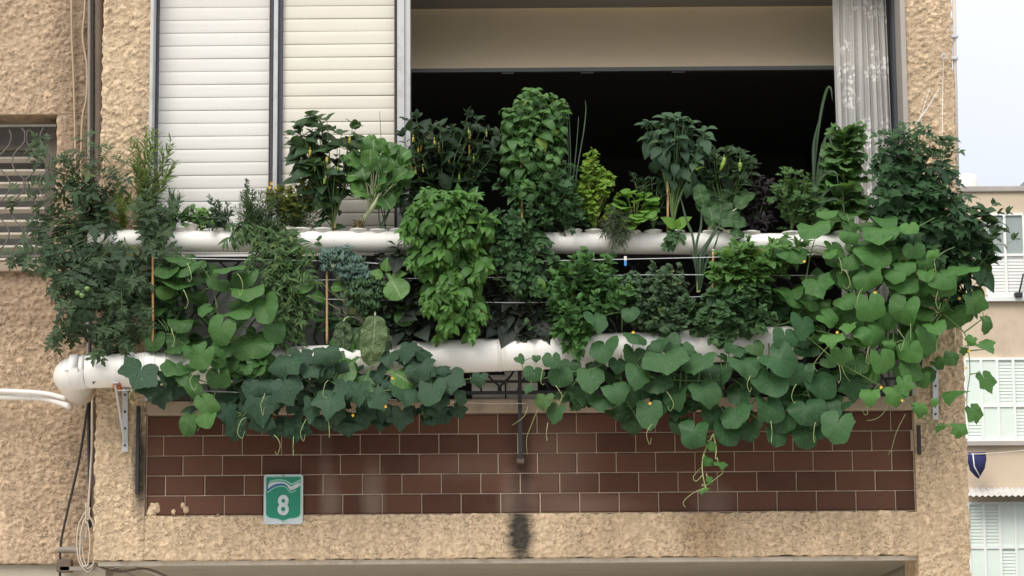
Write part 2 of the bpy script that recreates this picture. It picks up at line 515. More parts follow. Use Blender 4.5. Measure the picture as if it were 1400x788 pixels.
# tiled parapet, every tile laid in running bond
MB().box(XP1 + .001, XQ0 - .001, .026, .2, ZT0 - .003, ZT1).build('parapet', M_grout, house)
tm = MB()
pitch_x = 54.05 / 270.0 * 1.0
x_ref = at(576.5, 690, .02).x
rows = 5
rh = (ZT1 - ZT0) / rows
pitch_x = (at(684.5, 690, .02).x - at(468.5, 690, .02).x) / 4
trs = random.Random(5)
for r_ in range(rows):
    z0, z1 = ZT0 + r_ * rh, ZT0 + (r_ + 1) * rh
    off = (0 if r_ % 2 == 0 else pitch_x / 2) + (-.012 if r_ >= 2 else 0)
    k0 = math.floor((XP1 - x_ref - off) / pitch_x) - 1
    for k in range(k0, k0 + 24):
        a, b_ = x_ref + off + k * pitch_x, x_ref + off + (k + 1) * pitch_x
        a, b_ = max(a, XP1 + .004), min(b_, XQ0 - .004)
        if b_ - a < .015: continue
        g = .0029
        dy = trs.uniform(-.0012, .0012)
        x0, x1, zz0, zz1, y0 = a + g, b_ - g, z0 + g, z1 - g + trs.uniform(-.0006, .0006), .017 + dy
        c = .004
        v = [(x0, .03, zz0), (x1, .03, zz0), (x1, .03, zz1), (x0, .03, zz1),
             (x0, y0 + c, zz0), (x1, y0 + c, zz0), (x1, y0 + c, zz1), (x0, y0 + c, zz1),
             (x0 + c, y0, zz0 + c), (x1 - c, y0, zz0 + c), (x1 - c, y0, zz1 - c), (x0 + c, y0, zz1 - c)]
        tm.add(v, [(8, 9, 10, 11), (4, 5, 9, 8), (5, 6, 10, 9), (6, 7, 11, 10), (7, 4, 8, 11), (0, 1, 5, 4), (1, 2, 6, 5), (2, 3, 7, 6), (3, 0, 4, 7)], trs.random())
tm.build('tile_facing', M_tile, house)
# lumps of roughcast left on the lowest tiles
for (px, py, w, h_) in ((211, 695, 11, 11), (206, 702, 9, 8), (237, 700, 4, 5), (250, 691, 4, 6), (254, 697, 5, 7), (298, 704, 2, 2)):
    pm = MB(); c = at(px, py, .012); ns = 22; vs = [(c.x, .006, c.z)]
    for k in range(ns):
        t = 2 * math.pi * k / ns
        rr = 1 + .35 * mnoise.noise(Vector((px + math.cos(t) * 1.4, py, math.sin(t) * 1.4)))
        vs.append((c.x + math.cos(t) * w / 270 * rr * .7, .010, c.z + math.sin(t) * h_ / 270 * rr * .7))
    for k in range(ns):
        t = 2 * math.pi * k / ns
        q = vs[1 + k]; vs.append((c.x + (q[0] - c.x) * 1.15, .021, c.z + (q[2] - c.z) * 1.15))
    fs = [(0, 1 + k, 1 + (k + 1) % ns) for k in range(ns)] + [(1 + k, 1 + ns + k, 1 + ns + (k + 1) % ns, 1 + (k + 1) % ns) for k in range(ns)]
    pm.add(vs, fs, .5, True)
    pm.build('plaster_residue', M_stucco, house)
# concrete cap
MB().box(XP1 + .002, XQ0 - .002, -.022, .3, ZL0 + .002, ZL1, bev=.008).build('ledge', M_concrete, house)

# recessed wing with its small grilled window
wx0, wx1 = xat(-420, 394, YR), XP0 + .01
gx1 = xat(76, 250, YR); gz0, gz1 = zat(357, YR, 40), zat(157, YR, 40)
gx0 = xat(-90, 250, YR)
zwb = zat(771, YR, 40)
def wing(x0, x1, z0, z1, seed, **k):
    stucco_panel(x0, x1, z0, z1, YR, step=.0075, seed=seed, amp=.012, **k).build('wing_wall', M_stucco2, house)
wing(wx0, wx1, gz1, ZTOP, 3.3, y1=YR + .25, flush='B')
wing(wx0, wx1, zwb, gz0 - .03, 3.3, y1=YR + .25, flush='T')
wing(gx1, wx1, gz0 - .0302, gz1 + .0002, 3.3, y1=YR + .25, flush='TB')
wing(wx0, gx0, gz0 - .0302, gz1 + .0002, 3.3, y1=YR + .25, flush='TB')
MB().box(wx0, XP0 + .028, YR + .302, 5.0, zwb - .02, zwb + .1).build('wing_soffit', M_soffit, house)
MB().box(wx0, wx1, YR + .252, YR + .32, zwb, ZTOP).build('wing_back', M_dark, house)
MB().box(gx0 - .02, gx1 + .012, YR - .04, YR + .2, gz0 - .06, gz0 - .012, bev=.006).build('wing_sill', M_concrete, house)
MB().box(wx0, wx1 - .02, YR + .03, YR + .3, zwb - .16, zwb - .002).build('wing_beam', M_soffit, house)
wfr = MB()
wfr.box(gx1 - .075, gx1 - .004, YR + .10, YR + .16, gz0, gz1 - .03)
wfr.box(gx0, gx1 - .077, YR + .12, YR + .16, gz1 - .165, gz1 - .14)
wfo = wfr.build('window', simple_mat('shadow_dark_window_frame', (.12, .10, .075), .7, var=.2), house)  # frame colour darkened to carry the shadow at the top of the reveal
sl = MB()
zz = gz0 + .01
while zz < gz1 - .17:
    v = [(gx0, YR + .150, zz), (gx1 - .08, YR + .150, zz), (gx1 - .08, YR + .125, zz + .018), (gx0, YR + .125, zz + .018),
         (gx0, YR + .150, zz + .034), (gx1 - .08, YR + .150, zz + .034)]
    sl.add(v, [(0, 1, 2, 3), (3, 2, 5, 4)])
    zz += .0685
sl.build('louvre_slats', simple_mat('old_white_slats', (.56, .50, .41), .6, var=.15, vscale=20), wfo)
def ogee_grille(mb, x0, x1, z0, z1, Y, cw=.16, chh=.27, r=.0048, phase=0.0):
    """Wrought-iron lattice of ogee curves joined by short straight links."""
    k = 0
    x = x0 + cw * .25
    while x < x1:
        for s in (-1, 1):
            pts = []
            nseg = int((z1 - z0) / .018)
            for j in range(nseg + 1):
                z = z0 + (z1 - z0) * j / nseg
                t = ((z - z0) / chh + phase + .5 * (k % 2)) % 1.0
                w = 1.0 if t < .28 else (1 - math.sin((t - .28) / .72 * math.pi) ** .8)
                pts.append((x + s * cw * .5 * (.06 + .88 * (1 - w)) , Y + .004 * s, z))
            mb.tube(pts, r, n=6)
        x += cw; k += 1
gr = thing('window_grille', 'dark curly iron grille across the small slatted window beside the drain cables', 'grille', ((gx0 + gx1) / 2, YR + .03, gz0))
gb = MB(); ogee_grille(gb, gx0, gx1 - .02, gz0 + .01, gz1 - .05, YR + .03, .145, .26, .0042, .1)
gb.build('lattice', simple_mat('grille_paint', (.13, .12, .10), .6, var=.3), gr)
for zq in (gz0 + .03, gz1 - .055):
    MB().box(gx0, gx1 - .005, YR + .018, YR + .042, zq - .006, zq + .006).build('rail', bpy.data.materials['grille_paint'], gr)

# balcony window: frame posts, shutters
wt = thing('shutter_window', 'wide balcony window with two cream slatted shutters pushed left of its dark opening', 'window', ((XW0 + XW1) / 2, .1, ZL1))
def vpost(px0, px1, y0, y1, name, mat, z0=ZL1 + .002, z1=zl - .002, parent=wt):
    a, b_ = xat(px0, 120, y0), xat(px1, 120, y0)
    return MB().box(a, b_, y0, y1, z0, z1, bev=.003).build(name, mat, parent)
def wpost(a, b_, y0, y1, name, mat): return MB().box(a, b_, y0, y1, ZL1 + .002, zl - .002, bev=.003).build(name, mat, wt)
XS0 = xat(217, 120, .12)
wpost(xat(205, 100), XS0 - .013, -.018, .17, 'frame', M_alu)
wpost(XS0 - .012, XS0 - .001, .085, .16, 'seal', M_seal_gap)
vpost(368.2, 373.2, .09, .16, 'seal', M_seal_gap)
vpost(373.6, 379.5, .07, .17, 'stile', M_alu)
vpost(380, 386, .092, .16, 'seal', M_seal_gap)
vpost(539, 542.8, .09, .16, 'seal', M_seal_gap)
vpost(543, 553, .06, .17, 'stile', M_alu)
vpost(553.3, 561, .075, .18, 'stile', M_alu)
wpost(XQ0 - .018, XQ0 - .003, .19, .42, 'gap_shade_strip', M_seal_gap)  # dark strip painting the shaded gap between curtain and jamb
wpost(xat(1232.5, 100), xat(1239.5, 100), -.018, .18, 'frame', simple_mat('dull_jamb', (.36, .32, .28), .6, var=.1))
def shutter(px0, px1, mat, seed):
    a, b_ = xat(px0, 120, .12), xat(px1, 120, .12)
    r_ = random.Random(seed)
    mb = MB()
    pitch = .0686
    z = ZL1 + .03
    zoff = (zat(98 if px0 < 300 else 97, .12, 300) - z) % pitch
    z += zoff - pitch
    prof = [(.0, .000), (-.003, .0012), (-.0042, .005), (-.0048, .022), (-.0040, .046), (-.0026, .064), (-.0012, .0672), (.002, .0680)]
    while z < zl:
        dy = r_.uniform(-.0007, .0007); tz = r_.uniform(-.0012, .0012)
        vs = []
        for (y, q) in prof:
            vs.append((a, .125 + y * .62 + dy, z + q)); vs.append((b_, .125 + y * .62 + dy, z + q + tz))
        mb.add(vs, [(2 * i, 2 * i + 1, 2 * i + 3, 2 * i + 2) for i in range(len(prof) - 1)], r_.random(), True)
        z += pitch
    sh = mb.build('shutter', mat, wt)
    MB().box(a, b_, .134, .15, ZL1 + .004, zl - .004).build('shutter_back', mat, sh)
shutter(217, 368, M_sh1, 1)
shutter(386.3, 538.8, M_sh2, 2)
vpost(538.9, 539.9, .082, .09, 'edge_strip', M_rust)
vpost(367.6, 368.6, .082, .09, 'edge_strip', M_rust)

# roller lambrequin behind the opening
BY = .95
bl = thing('roller_blind', 'cream roller blind pulled a little way down inside the dark window opening', 'blind', (0, BY, zat(13, BY)))
bx0, bx1 = xat(520, 50, BY), xat(1250, 50, BY)
zb0, zb1 = zat(93.5, BY - .34), zat(11, BY)
vs = []
for k in range(25):
    t = k / 24
    vs += [(bx0, BY - .34 * t ** 1.7, zb1 + (zb0 - zb1) * t), (bx1, BY - .34 * t ** 1.7, zb1 + (zb0 - zb1) * t)]  # lower cloth kicked forward, shaped to catch more sky and brighten downward
MB().add(vs, [(2 * k, 2 * k + 1, 2 * k + 3, 2 * k + 2) for k in range(24)], .5, True).build('blind_cloth', M_cream, bl)
BB = BY - .34
MB().box(bx0, bx1, BB - .012, BB + .022, zb0 - .022, zb0 - .001).build('bottom_bar', simple_mat('bar_grey', (.10, .105, .10), .5), bl)
MB().box(bx0, bx1, BY - .03, BY - .015, zat(12, BY), zat(7.5, BY)).build('guide_rail', M_iron, bl)
MB().box(bx0, bx1, BY - .01, BY + .05, zat(10, BY), zl + .001).build('blind_box', M_cream, bl)
for px in (694, 803, 927):
    a = at(px, 98, BB)
    MB().box(a.x - .035, a.x + .035, BB - .008, BB + .02, zb0 - .034, zb0 - .023).build('clip', M_iron, bl)

# lace curtain
def curtain_mat():
    m, n, l, b = nmat('white_lace')
    h = NB(m)
    p = h.pos()
    v = n.new('ShaderNodeTexVoronoi'); v.inputs['Scale'].default_value = 6.5; v.inputs['Randomness'].default_value = .8
    l.new(h.scalevec(p, (1.5, 0, 1.0)), v.inputs['Vector'])
    cl = h.ramp(v.outputs['Distance'], [(.36, 1.0), (.52, 0.0)])
    pet = n.new('ShaderNodeTexVoronoi'); pet.inputs['Scale'].default_value = 46
    l.new(h.scalevec(p, (1.2, 0, .9)), pet.inputs['Vector'])
    pt = h.ramp(pet.outputs['Distance'], [(.40, 1.0), (.55, 0.0)])
    fl = h.math('MULTIPLY', cl, pt)
    alpha = h.math('ADD', h.math('MULTIPLY', fl, .42), h.math('ADD', .52, h.math('MULTIPLY', h.noise(220, 2, .5, p), .16)), clamp=True)
    b.inputs['Base Color'].default_value = (.88, .865, .82, 1)
    b.inputs['Roughness'].default_value = .9
    tr = n.new('ShaderNodeBsdfTransparent')
    tl = n.new('ShaderNodeBsdfTranslucent'); tl.inputs['Color'].default_value = (.7, .69, .64, 1)
    m1 = n.new('ShaderNodeMixShader'); m1.inputs[0].default_value = .15
    l.new(b.outputs[0], m1.inputs[1]); l.new(tl.outputs[0], m1.inputs[2])
    m2 = n.new('ShaderNodeMixShader')
    l.new(alpha, m2.inputs[0]); l.new(tr.outputs[0], m2.inputs[1]); l.new(m1.outputs[0], m2.inputs[2])
    l.new(m2.outputs[0], n['Material Output'].inputs['Surface'])
    return m
cz0, cz1 = ZL1 + .05, zl - .01
cx0, cx1 = xat(1143, 100, .26), XQ0 - .032
nx, nz = 90, 46
vs = []
for j in range(nz + 1):
    t = j / nz
    for i in range(nx + 1):
        u = i / nx
        fold = .020 * math.sin(u * 47 + 1.1 * math.sin(t * 2.2) + 5 * u * u) + .010 * math.sin(u * 81 + 3 * t) + .01 * mnoise.noise(Vector((u * 6, t * 3, 1)))
        xx = cx0 + (cx1 - cx0) * (u + .02 * math.sin(t * 5 + u * 7)) + .03 * (1 - t) * (u - .2)
        vs.append((xx, .27 + fold * (.6 + .6 * (1 - t)), cz0 + (cz1 - cz0) * t))
cm = MB().add(vs, [(j * (nx + 1) + i, j * (nx + 1) + i + 1, (j + 1) * (nx + 1) + i + 1, (j + 1) * (nx + 1) + i) for j in range(nz) for i in range(nx)], .5, True)
tag(cm.build('curtain', curtain_mat(), base=(cx0, .27, cz0)), 'white flowered lace curtain hanging at one end of the dark opening', 'curtain')

# ------------------------------------------------------------------ neighbouring house on the right, far behind
YN = 40.0
SN = F / (YN + 13.5)              # pixels per metre there
nb = thing('neighbour_house', 'cream house across the gap with pale green shutters and flat roof', 'building', (at(1400, 394, YN).x, YN, 0))
M_nwall = simple_mat('neighbour_plaster', (.58, .47, .335), .9, var=.12, vscale=.8, bump=.2, bscale=8, dirt=((.36, .28, .2), .9, .6))
M_ncap = simple_mat('roof_edge', (.40, .36, .32), .9, var=.3, vscale=2)
M_nfr = simple_mat('pale_frame', (.78, .80, .75), .6, var=.05, vscale=2)
M_nsl = simple_mat('mint_shutter', (.70, .77, .68), .6, var=.08, vscale=2)
M_nw = simple_mat('white_shutter', (.74, .74, .70), .6, var=.05, vscale=2)
M_ngl = simple_mat('dull_glass', (.30, .34, .32), .25, var=.2, vscale=1)
nx0, nx1 = at(1180, 394, YN).x, at(1700, 394, YN).x
nroof = at(1360, 263, YN).z
wb = MB(); wb.box(nx0, nx1, YN, YN + 9, 0, nroof)
wb.build('wall', M_nwall, nb)
MB().box(nx0 - .05, nx1, YN - .06, YN + .3, nroof + .002, nroof + .12, bev=.02).build('parapet_cap', M_ncap, nb)
def nwin(px0, py0, px1, py1, kind):
    """Sliding shutter window: outer frame, stiles and slatted leaves."""
    a, b_ = at(px0, py1, YN), at(px1, py0, YN)
    fr = MB()
    t = .05
    fr.box(a.x, b_.x, YN - .06, YN - .002, b_.z - t, b_.z); fr.box(a.x, b_.x, YN - .06, YN - .002, a.z, a.z + t)
    cols = 6 if kind != 'a' else 2
    for k in range(cols + 1):
        x = a.x + (b_.x - a.x) * k / cols
        fr.box(x - t / 2, x + t / 2, YN - .065, YN - .002, a.z + t, b_.z - t)
    split = .5 if kind == 'a' else (.42 if kind == 'b' else .5)
    zm = a.z + (b_.z - a.z) * split
    fr.box(a.x, b_.x, YN - .058, YN - .002, zm - t / 2, zm + t / 2)
    f_ = fr.build('window', M_nfr, nb)
    s_ = MB(); g_ = MB()
    rr = random.Random(int(px0))
    for k in range(cols):
        x0 = a.x + (b_.x - a.x) * k / cols + t / 2; x1 = a.x + (b_.x - a.x) * (k + 1) / cols - t / 2
        for (z0, z1, up) in ((a.z + t, zm - t / 2, 0), (zm + t / 2, b_.z - t, 1)):
            if kind == 'a' and up:
                g_.box(x0, x1, YN - .02, YN - .004, z0, z1); continue
            if kind != 'a' and rr.random() < .4:
                s_.box(x0, x1, YN - .034, YN - .004, z0, z1); continue
            z = z0
            while z < z1 - .02:
                s_.add([(x0, YN - .015, z), (x1, YN - .015, z), (x1, YN - .024, z + .012), (x0, YN - .024, z + .012), (x0, YN - .018, z + .064), (x1, YN - .018, z + .064)], [(0, 1, 2, 3), (3, 2, 5, 4)])
                z += .066
    s_.build('louvre', M_nw if kind == 'a' else M_nsl, f_)
    if g_.v: g_.build('pane', M_ngl, f_)
    MB().box(a.x - .08, b_.x + .08, YN - .12, YN - .001, a.z - .09, a.z - .004).build('sill', M_ncap if kind != 'a' else M_nw, f_)
nwin(1350, 292, 1398, 407, 'a')
nwin(1322, 489, 1450, 604, 'b')
nwin(1327, 686, 1450, 812, 'c')
# corrugated awning over the lowest window
a, b_ = at(1318, 671, YN), at(1500, 671, YN)
aw = MB(); N_ = 90; vs = []
for k in range(N_ + 1):
    x = a.x + (b_.x - a.x) * k / N_
    for (y, dz) in ((0, .05), (-.55, -.16)):
        vs.append((x, YN - .005 + y, a.z + dz + .018 * math.sin(k * 1.57)))
aw.add(vs, [(2 * k, 2 * k + 2, 2 * k + 3, 2 * k + 1) for k in range(N_)])
aw.build('awning', simple_mat('corrugated_sheet', (.55, .52, .48), .6, var=.3, vscale=6), nb)
tk = at(1320, 238.5, YN + 3)
tag(MB().lathe([(0, -1.1), (.24, -1.1), (.24, -.10), (.22, -.03), (.12, -.005), (0, .0)], tk, 32).build('water_tank', M_nw, base=tk), 'white round water tank on the flat roof across the gap', 'tank')
g = at(1385, 262, YN + 4); g2 = at(1402, 247, YN + 4)
gm = MB().add([(g.x, YN + 4, g.z), (g.x + 1.3, YN + 4, g.z - .2), (g2.x + .9, YN + 4, g2.z + .6), (g2.x, YN + 4, g2.z), (g.x, YN + 5, g.z), (g.x + 1.3, YN + 5, g.z - .2), (g2.x + .9, YN + 5, g2.z + .6), (g2.x, YN + 5, g2.z)],
              [(0, 1, 2, 3), (7, 6, 5, 4), (0, 3, 7, 4), (3, 2, 6, 7), (1, 5, 6, 2), (0, 4, 5, 1)])
tag(gm.build('solar_panel', simple_mat('panel_grey', (.17, .19, .22), .4), base=g), 'grey sloping panel standing on the roof across the gap', 'panel')
q = at(1390, 400, YN)
st = thing('antenna_bracket', 'small dark bracket with upright rod below the white far window', 'bracket', q)
MB().box(q.x - .07, q.x + .08, YN - .22, YN - .02, q.z - .12, q.z - .03, bev=.01).build('base', M_iron, st)
MB().tube([(q.x + .02, YN - .15, q.z - .04), (q.x + .12, YN - .16, q.z + .35)], .018).build('rod', M_iron, st)
# washing line with one dark blue cloth
wl0, wl1 = at(1300, 622, YN - .5), at(1420, 614, YN - .5)
tag(MB().tube(spline([wl0, (wl0 + wl1) / 2 - Vector((0, 0, .03)), wl1]), .012, n=5).build('washing_line', M_whitecable, base=wl0), 'thin pale washing line stretched across the cream far wall', 'line')
cpts = [(1323, 619), (1348, 618), (1348.5, 628), (1346, 641), (1341, 651), (1338, 654.5), (1333, 651), (1327, 643), (1324, 632)]
cc = [at(x, y, YN - .5) for x, y in cpts]
mid = sum(cc, Vector()) / len(cc)
vs = [(c.x, c.y + .05 * math.sin(i * 1.9), c.z) for i, c in enumerate(cc)] + [(mid.x, mid.y - .10, mid.z)] + [(c.x, c.y + .05 + .05 * math.sin(i * 1.9), c.z) for i, c in enumerate(cc)]
k_ = len(cc)
fs = [(i, (i + 1) % k_, k_) for i in range(k_)] + [(i, k_ + 1 + i, k_ + 1 + (i + 1) % k_, (i + 1) % k_) for i in range(k_)] + [tuple(range(2 * k_, k_, -1))]
hc = thing('hanging_cloth', 'dark navy cloth pegged on the washing line between pale green windows', 'cloth', mid)
MB().add(vs, fs, .5, True).build('cloth', simple_mat('navy_cloth', (.018, .022, .085), .9, var=.2, vscale=6), hc)
s0, s1 = at(1330, 620, YN - .65), at(1339.5, 652, YN - .68)
MB().tube([s0, at(1332, 638, YN - .68), s1], .011, n=5).build('white_piping', M_nw, hc)
# ------------------------------------------------------------------ railing, pipes, brackets, cables
rail_z1, rail_z0 = zat(352, -.05), zat(537, -.05)
rl = thing('balcony_railing', 'black wrought-iron balcony railing almost hidden behind the hanging plants', 'railing', (0, -.05, rail_z0))
rx_0, rx_1 = xat(201, 450, -.05), xat(1240, 450, -.05)
MB().box(rx_0, rx_1, -.062, -.038, rail_z1 - .012, rail_z1 + .012).build('top_rail', M_iron, rl)
MB().box(rx_0, rx_1, -.062, -.038, rail_z0 - .008, rail_z0 + .008).build('bottom_rail', M_iron, rl)
MB().box(rx_0, rx_1, -.060, -.040, rail_z0 + .05, rail_z0 + .062).build('bottom_rail', M_iron, rl)
g_ = MB(); ogee_grille(g_, rx_0 + .03, rx_1, rail_z0, rail_z1, -.05, .17, .30, .006, .15)
g_.build('lattice', M_iron, rl)
for px, zb in ((213, 537), (448, 537), (1240, 537)):
    x = xat(px, 450, -.05)
    MB().box(x - .018, x + .018, -.07, -.034, zat(zb, -.05), rail_z1 - .013).build('post', M_iron, rl)
x = xat(711, 560, -.07)
MB().box(x - .010, x + .010, -.082, -.063, zat(628, -.07), rail_z1 - .02).build('post', M_iron, rl)
MB().box(x - .018, x + .018, -.08, .017, zat(633, -.07), zat(627, -.07)).build('foot_clamp', M_brownpipe, rl)
for px, p0, p1 in ((189, 552, 672), (1256, 586, 626)):
    x = xat(px, 600, -.02)
    MB().box(x - .008, x + .008, -.045, -.014, zat(p1, -.02), zat(p0, -.02)).build('foot_bar', M_iron, rl)

# things standing on the balcony floor, seen through the railing
def crate(px0, px1, py0, py1, Y, label, mat, rim=None, rimmat=None):
    a, b_ = at(px0, py1, Y), at(px1, py0, Y)
    t = thing('storage_box', label, 'box', ((a.x + b_.x) / 2, Y, ZL1))
    z0 = ZL1 + .002
    mb = MB(); mb.box(a.x, b_.x, Y, Y + .16, z0, b_.z - .02, bev=.008)
    mb.build('body', mat, t)
    MB().box(a.x - .008, b_.x + .008, Y - .008, Y + .168, b_.z - .02, b_.z, bev=.004).build('lid', rimmat or mat, t)
    return t
crate(645, 690, 513, 541, .02, 'off-white storage box on the balcony ledge beneath the lower pipe', M_cup)
crate(692, 735, 508, 541, .05, 'slatted white box beside the centre railing post under the lower pipe', M_pvc)
crate(740, 800, 534, 541, .03, 'low tray with bright blue lid behind the railing foot', M_cup, rimmat=simple_mat('blue_plastic', (.05, .22, .48), .4))
crate(905, 990, 512, 541, .03, 'long pale box behind the cucumber leaves on the balcony ledge', M_concrete)

_a, _b = at(204, 538, .0), at(556, 356, .0)
sh_ = thing('shade_sheet', 'added grey sheet standing in for shade on the shutters behind the left railing half', 'sheet', ((_a.x + _b.x) / 2, .0, _a.z))
MB().box(_a.x, _b.x, -.012, -.004, _a.z, _b.z).build('sheet', simple_mat('grey_sheet', (.20, .205, .195), .7, var=.25, vscale=5, dirt=((.10, .10, .09), 4, .6)), sh_)  # sheet added to darken the brightly lit shutter bottoms behind the railing

def pipe_path(name, label, pts, r, open_left=True, cat='pipe', mat=M_pvc):
    t = thing(name, label, cat, pts[0])
    MB().tube(pts, r, n=28, caps=False).build('pipe_wall', mat, t)
    MB().tube(pts, r * .93, n=24, caps=False).build('pipe_lining', mat, t)
    return t
UY, LY = -.20, -.26
uz = lambda px: 329 + (px - 125) / (1155 - 125) * 5.5      # centre line of the upper pipe in the photo
UR = .0545
up = [at(px, uz(px), UY) for px in (122, 300, 480, 660, 840, 1000, 1120, 1152)]
upipe = pipe_path('upper_planter_pipe', 'upper long white plastic pipe with plants growing out of its top', up, UR)
a = up[0]
ring = MB()
n = 28
vs = []
for rr, xx in ((UR, 0), (UR + .003, .0), (UR + .003, .03), (UR, .03)):
    for k in range(n):
        t = 2 * math.pi * k / n; vs.append((a.x + xx, a.y + rr * math.cos(t), a.z + rr * math.sin(t)))
ring.add(vs, [(i * n + k, i * n + (k + 1) % n, ((i + 1) % 4) * n + (k + 1) % n, ((i + 1) % 4) * n + k) for i in range(4) for k in range(n)], .5, True)
ring.build('end_collar', M_pvc, upipe)
MB().tube([(a.x + .04, a.y, a.z), (a.x + .045, a.y, a.z)], UR * .92, n=24).build('end_plug', M_greytube, upipe)
MB().tube([(a.x - .055, a.y, a.z - .012), (a.x + .045, a.y, a.z - .012)], .011, n=12).build('spigot', M_pvc, upipe)
e = up[-1]
MB().tube([(e.x, e.y, e.z), (e.x + .02, e.y, e.z), (e.x + .035, e.y, e.z), (e.x + .04, e.y, e.z)], UR, n=28, rfun=lambda t: UR * (1.04, 1.04, .9, .6)[min(3, int(round(t * 3)))]).build('end_cap', M_pvc, upipe)

LR = .083
lz = lambda px: 509 + (px - 110) / (1090 - 110) * -41.0
lp = [at(px, lz(px), LY) for px in (1092, 960, 820, 680, 540, 400, 260, 180, 118)]
c = lp[-1]
elb = []
for k in range(1, 9):
    t = k / 8 * math.pi / 2
    elb.append(Vector((c.x - .092 * math.sin(t), c.y + .092 * (1 - math.cos(t)), c.z - .012 * k / 8)))
elb.append(elb[-1] + Vector((0, .30, -.02)))
lpipe = pipe_path('lower_planter_pipe', 'thicker lower white plastic pipe ending in a rounded elbow over the brackets', lp, LR)
MB().tube([c + Vector((.001, 0, 0))] + elb, LR * 1.02, n=28).build('elbow', M_pvc, lpipe)
for px, w in ((104, .045), (180, .03)):
    q = at(px + 6, lz(px + 6), LY); d_ = (lp[0] - lp[-1]).normalized()
    MB().tube([q - d_ * w, q - d_ * w * .99, q + d_ * w * .0, q], LR * 1.085, n=28, caps=False).build('coupling', M_pvc, lpipe)
for px, w in ((585, .016), (1000, .016)):
    q = at(px, uz(px), UY)
    MB().tube([q - Vector((w, 0, 0)), q + Vector((w, 0, 0))], UR * 1.035, n=28).build('coupling', M_pvc, upipe)
for px in (198, 213, 228, 683):
    q = at(px, lz(px), LY); d_ = (lp[0] - lp[-1]).normalized()
    MB().tube([q - d_ * .008, q + d_ * .008], LR * 1.02, n=28).build('coupling', M_pvc, lpipe)
e = lp[0]
MB().tube([e - Vector((.02, 0, 0)), e + Vector((.015, 0, 0)), e + Vector((.03, 0, 0))], LR * 1.03, n=28, rfun=lambda t: LR * (1.03 if t < .8 else .8)).build('end_cap', M_pvc, lpipe)

# net cups in the pipes
M_soil = simple_mat('growing_medium', (.05, .038, .026), .95, var=.5, vscale=80, bump=.6)
def cup(px, label, group='net cups in the planter pipes', upper=True, dz=0.0, r=.046, tilt=0.0):
    cy, rad, Y = (uz(px), UR, UY) if upper else (lz(px), LR, LY)
    p = at(px, cy, Y)
    z = p.z + rad * .78 + dz
    t = thing('net_cup', label, 'cup', (p.x, Y, z), group)
    MB().lathe([(r * .70, -.055), (r * .93, .012), (r * 1.0, .012), (r * 1.04, .016), (r * 1.0, .020), (r * .90, .018), (r * .66, -.05), (0, -.05)], (p.x, Y, z), 22).build('shell', M_cup, t)
    MB().lathe([(0, .004), (r * .5, .006), (r * .87, .0)], (p.x, Y, z), 14).build('soil', M_soil, t)
    t.rotation_euler = (tilt * .5, tilt, 0)
    return Vector((p.x, Y, z + .004))

# brackets
def bracket(px, p_top, p_bot, label, plate=True, diag=True):
    a, b_ = at(px, p_top, -.016), at(px, p_bot, -.016)
    t = thing('shelf_bracket', label, 'bracket', b_)
    MB().bar(a, b_, .028, .006).build('wall_strip', M_tape, t)
    for k in range(4):
        hl = MB(); q = a.lerp(b_, .12 + .26 * k); hl.tube([(q.x, -.026, q.z), (q.x, -.018, q.z)], .0055, n=10)
        hl.build('bolt', M_iron, t)
    arm = a - Vector((0, 0, .02))
    MB().bar((arm.x, -.02, arm.z), (arm.x, -.36, arm.z), .026, .006).build('arm', M_tape, t)
    if diag:
        MB().bar((arm.x - .004, -.33, arm.z - .006), (b_.x - .004, -.022, b_.z + .05), .010, .006).build('brace', M_tape, t)
    return t
bracket(171, 530, 618, 'steel shelf bracket under the rounded end of the lower pipe')
bracket(1279, 500, 574, 'perforated steel bracket strip on the pier beneath trailing vine leaves', diag=False)
q = at(161, 528, LY)
tag(MB().box(q.x - .018, q.x + .02, LY - .05, LY + .03, q.z - .02, q.z + .018, bev=.006).build('pipe_spacer', simple_mat('orange_clay', (.42, .12, .035), .8, var=.3), base=q), 'small orange block wedged between lower pipe and bracket', 'block')

# strings across the plants
def string(pts, label, r=.0016, name='support_string', mat=M_string, group=None):
    P = [at(*p) for p in pts]
    o = MB().tube(spline(P, 5), r, n=5).build(name, mat, base=P[0])
    tag(o, label, 'string', group)
string([(209, 353, -.33), (440, 357, -.34), (600, 364, -.34), (715, 358, -.34), (975, 352, -.34), (1150, 347, -.33)], 'topmost thin white string stretched just under the upper pipe', .0019)
string([(380, 384, -.33), (560, 381, -.34), (715, 379, -.34), (900, 376, -.34), (1130, 377, -.33)], 'second thin white string stretched below the upper pipe', .0016)
string([(380, 408, -.33), (600, 412, -.34), (715, 414, -.34), (860, 410, -.34), (1040, 402, -.33)], 'lowest of three thin strings strung across the herbs', .0015)
string([(160, 534, -.36), (230, 533, -.36), (400, 540, -.36), (640, 551, -.1), (720, 552, -.1)], 'thin wire along the concrete ledge below the lower pipe', .0014)
string([(1283, 122, -.02), (1268, 148, -.1), (1252, 170, -.25)], 'doubled white tie string slanting down from the pier to the tomato', .0022)
string([(1271, 121, -.02), (1262, 150, -.1), (1254, 172, -.25)], 'single tie string hooked left of the doubled one on the pier', .0016)
string([(1290, 80, -.02), (1289, 120, -.04), (1288, 195, -.22)], 'pale thread hanging from the small hook high on the pier', .0017)
q = at(1290, 78, -.02)
hk = MB(); hk.tube([(q.x + .012 * math.cos(t * .55), q.y - .012, q.z + .013 * math.sin(t * .55)) for t in range(12)], .0035, n=6)
tag(hk.build('wall_hook', M_tape, base=q), 'small grey hook screwed high into the right pier', 'hook')

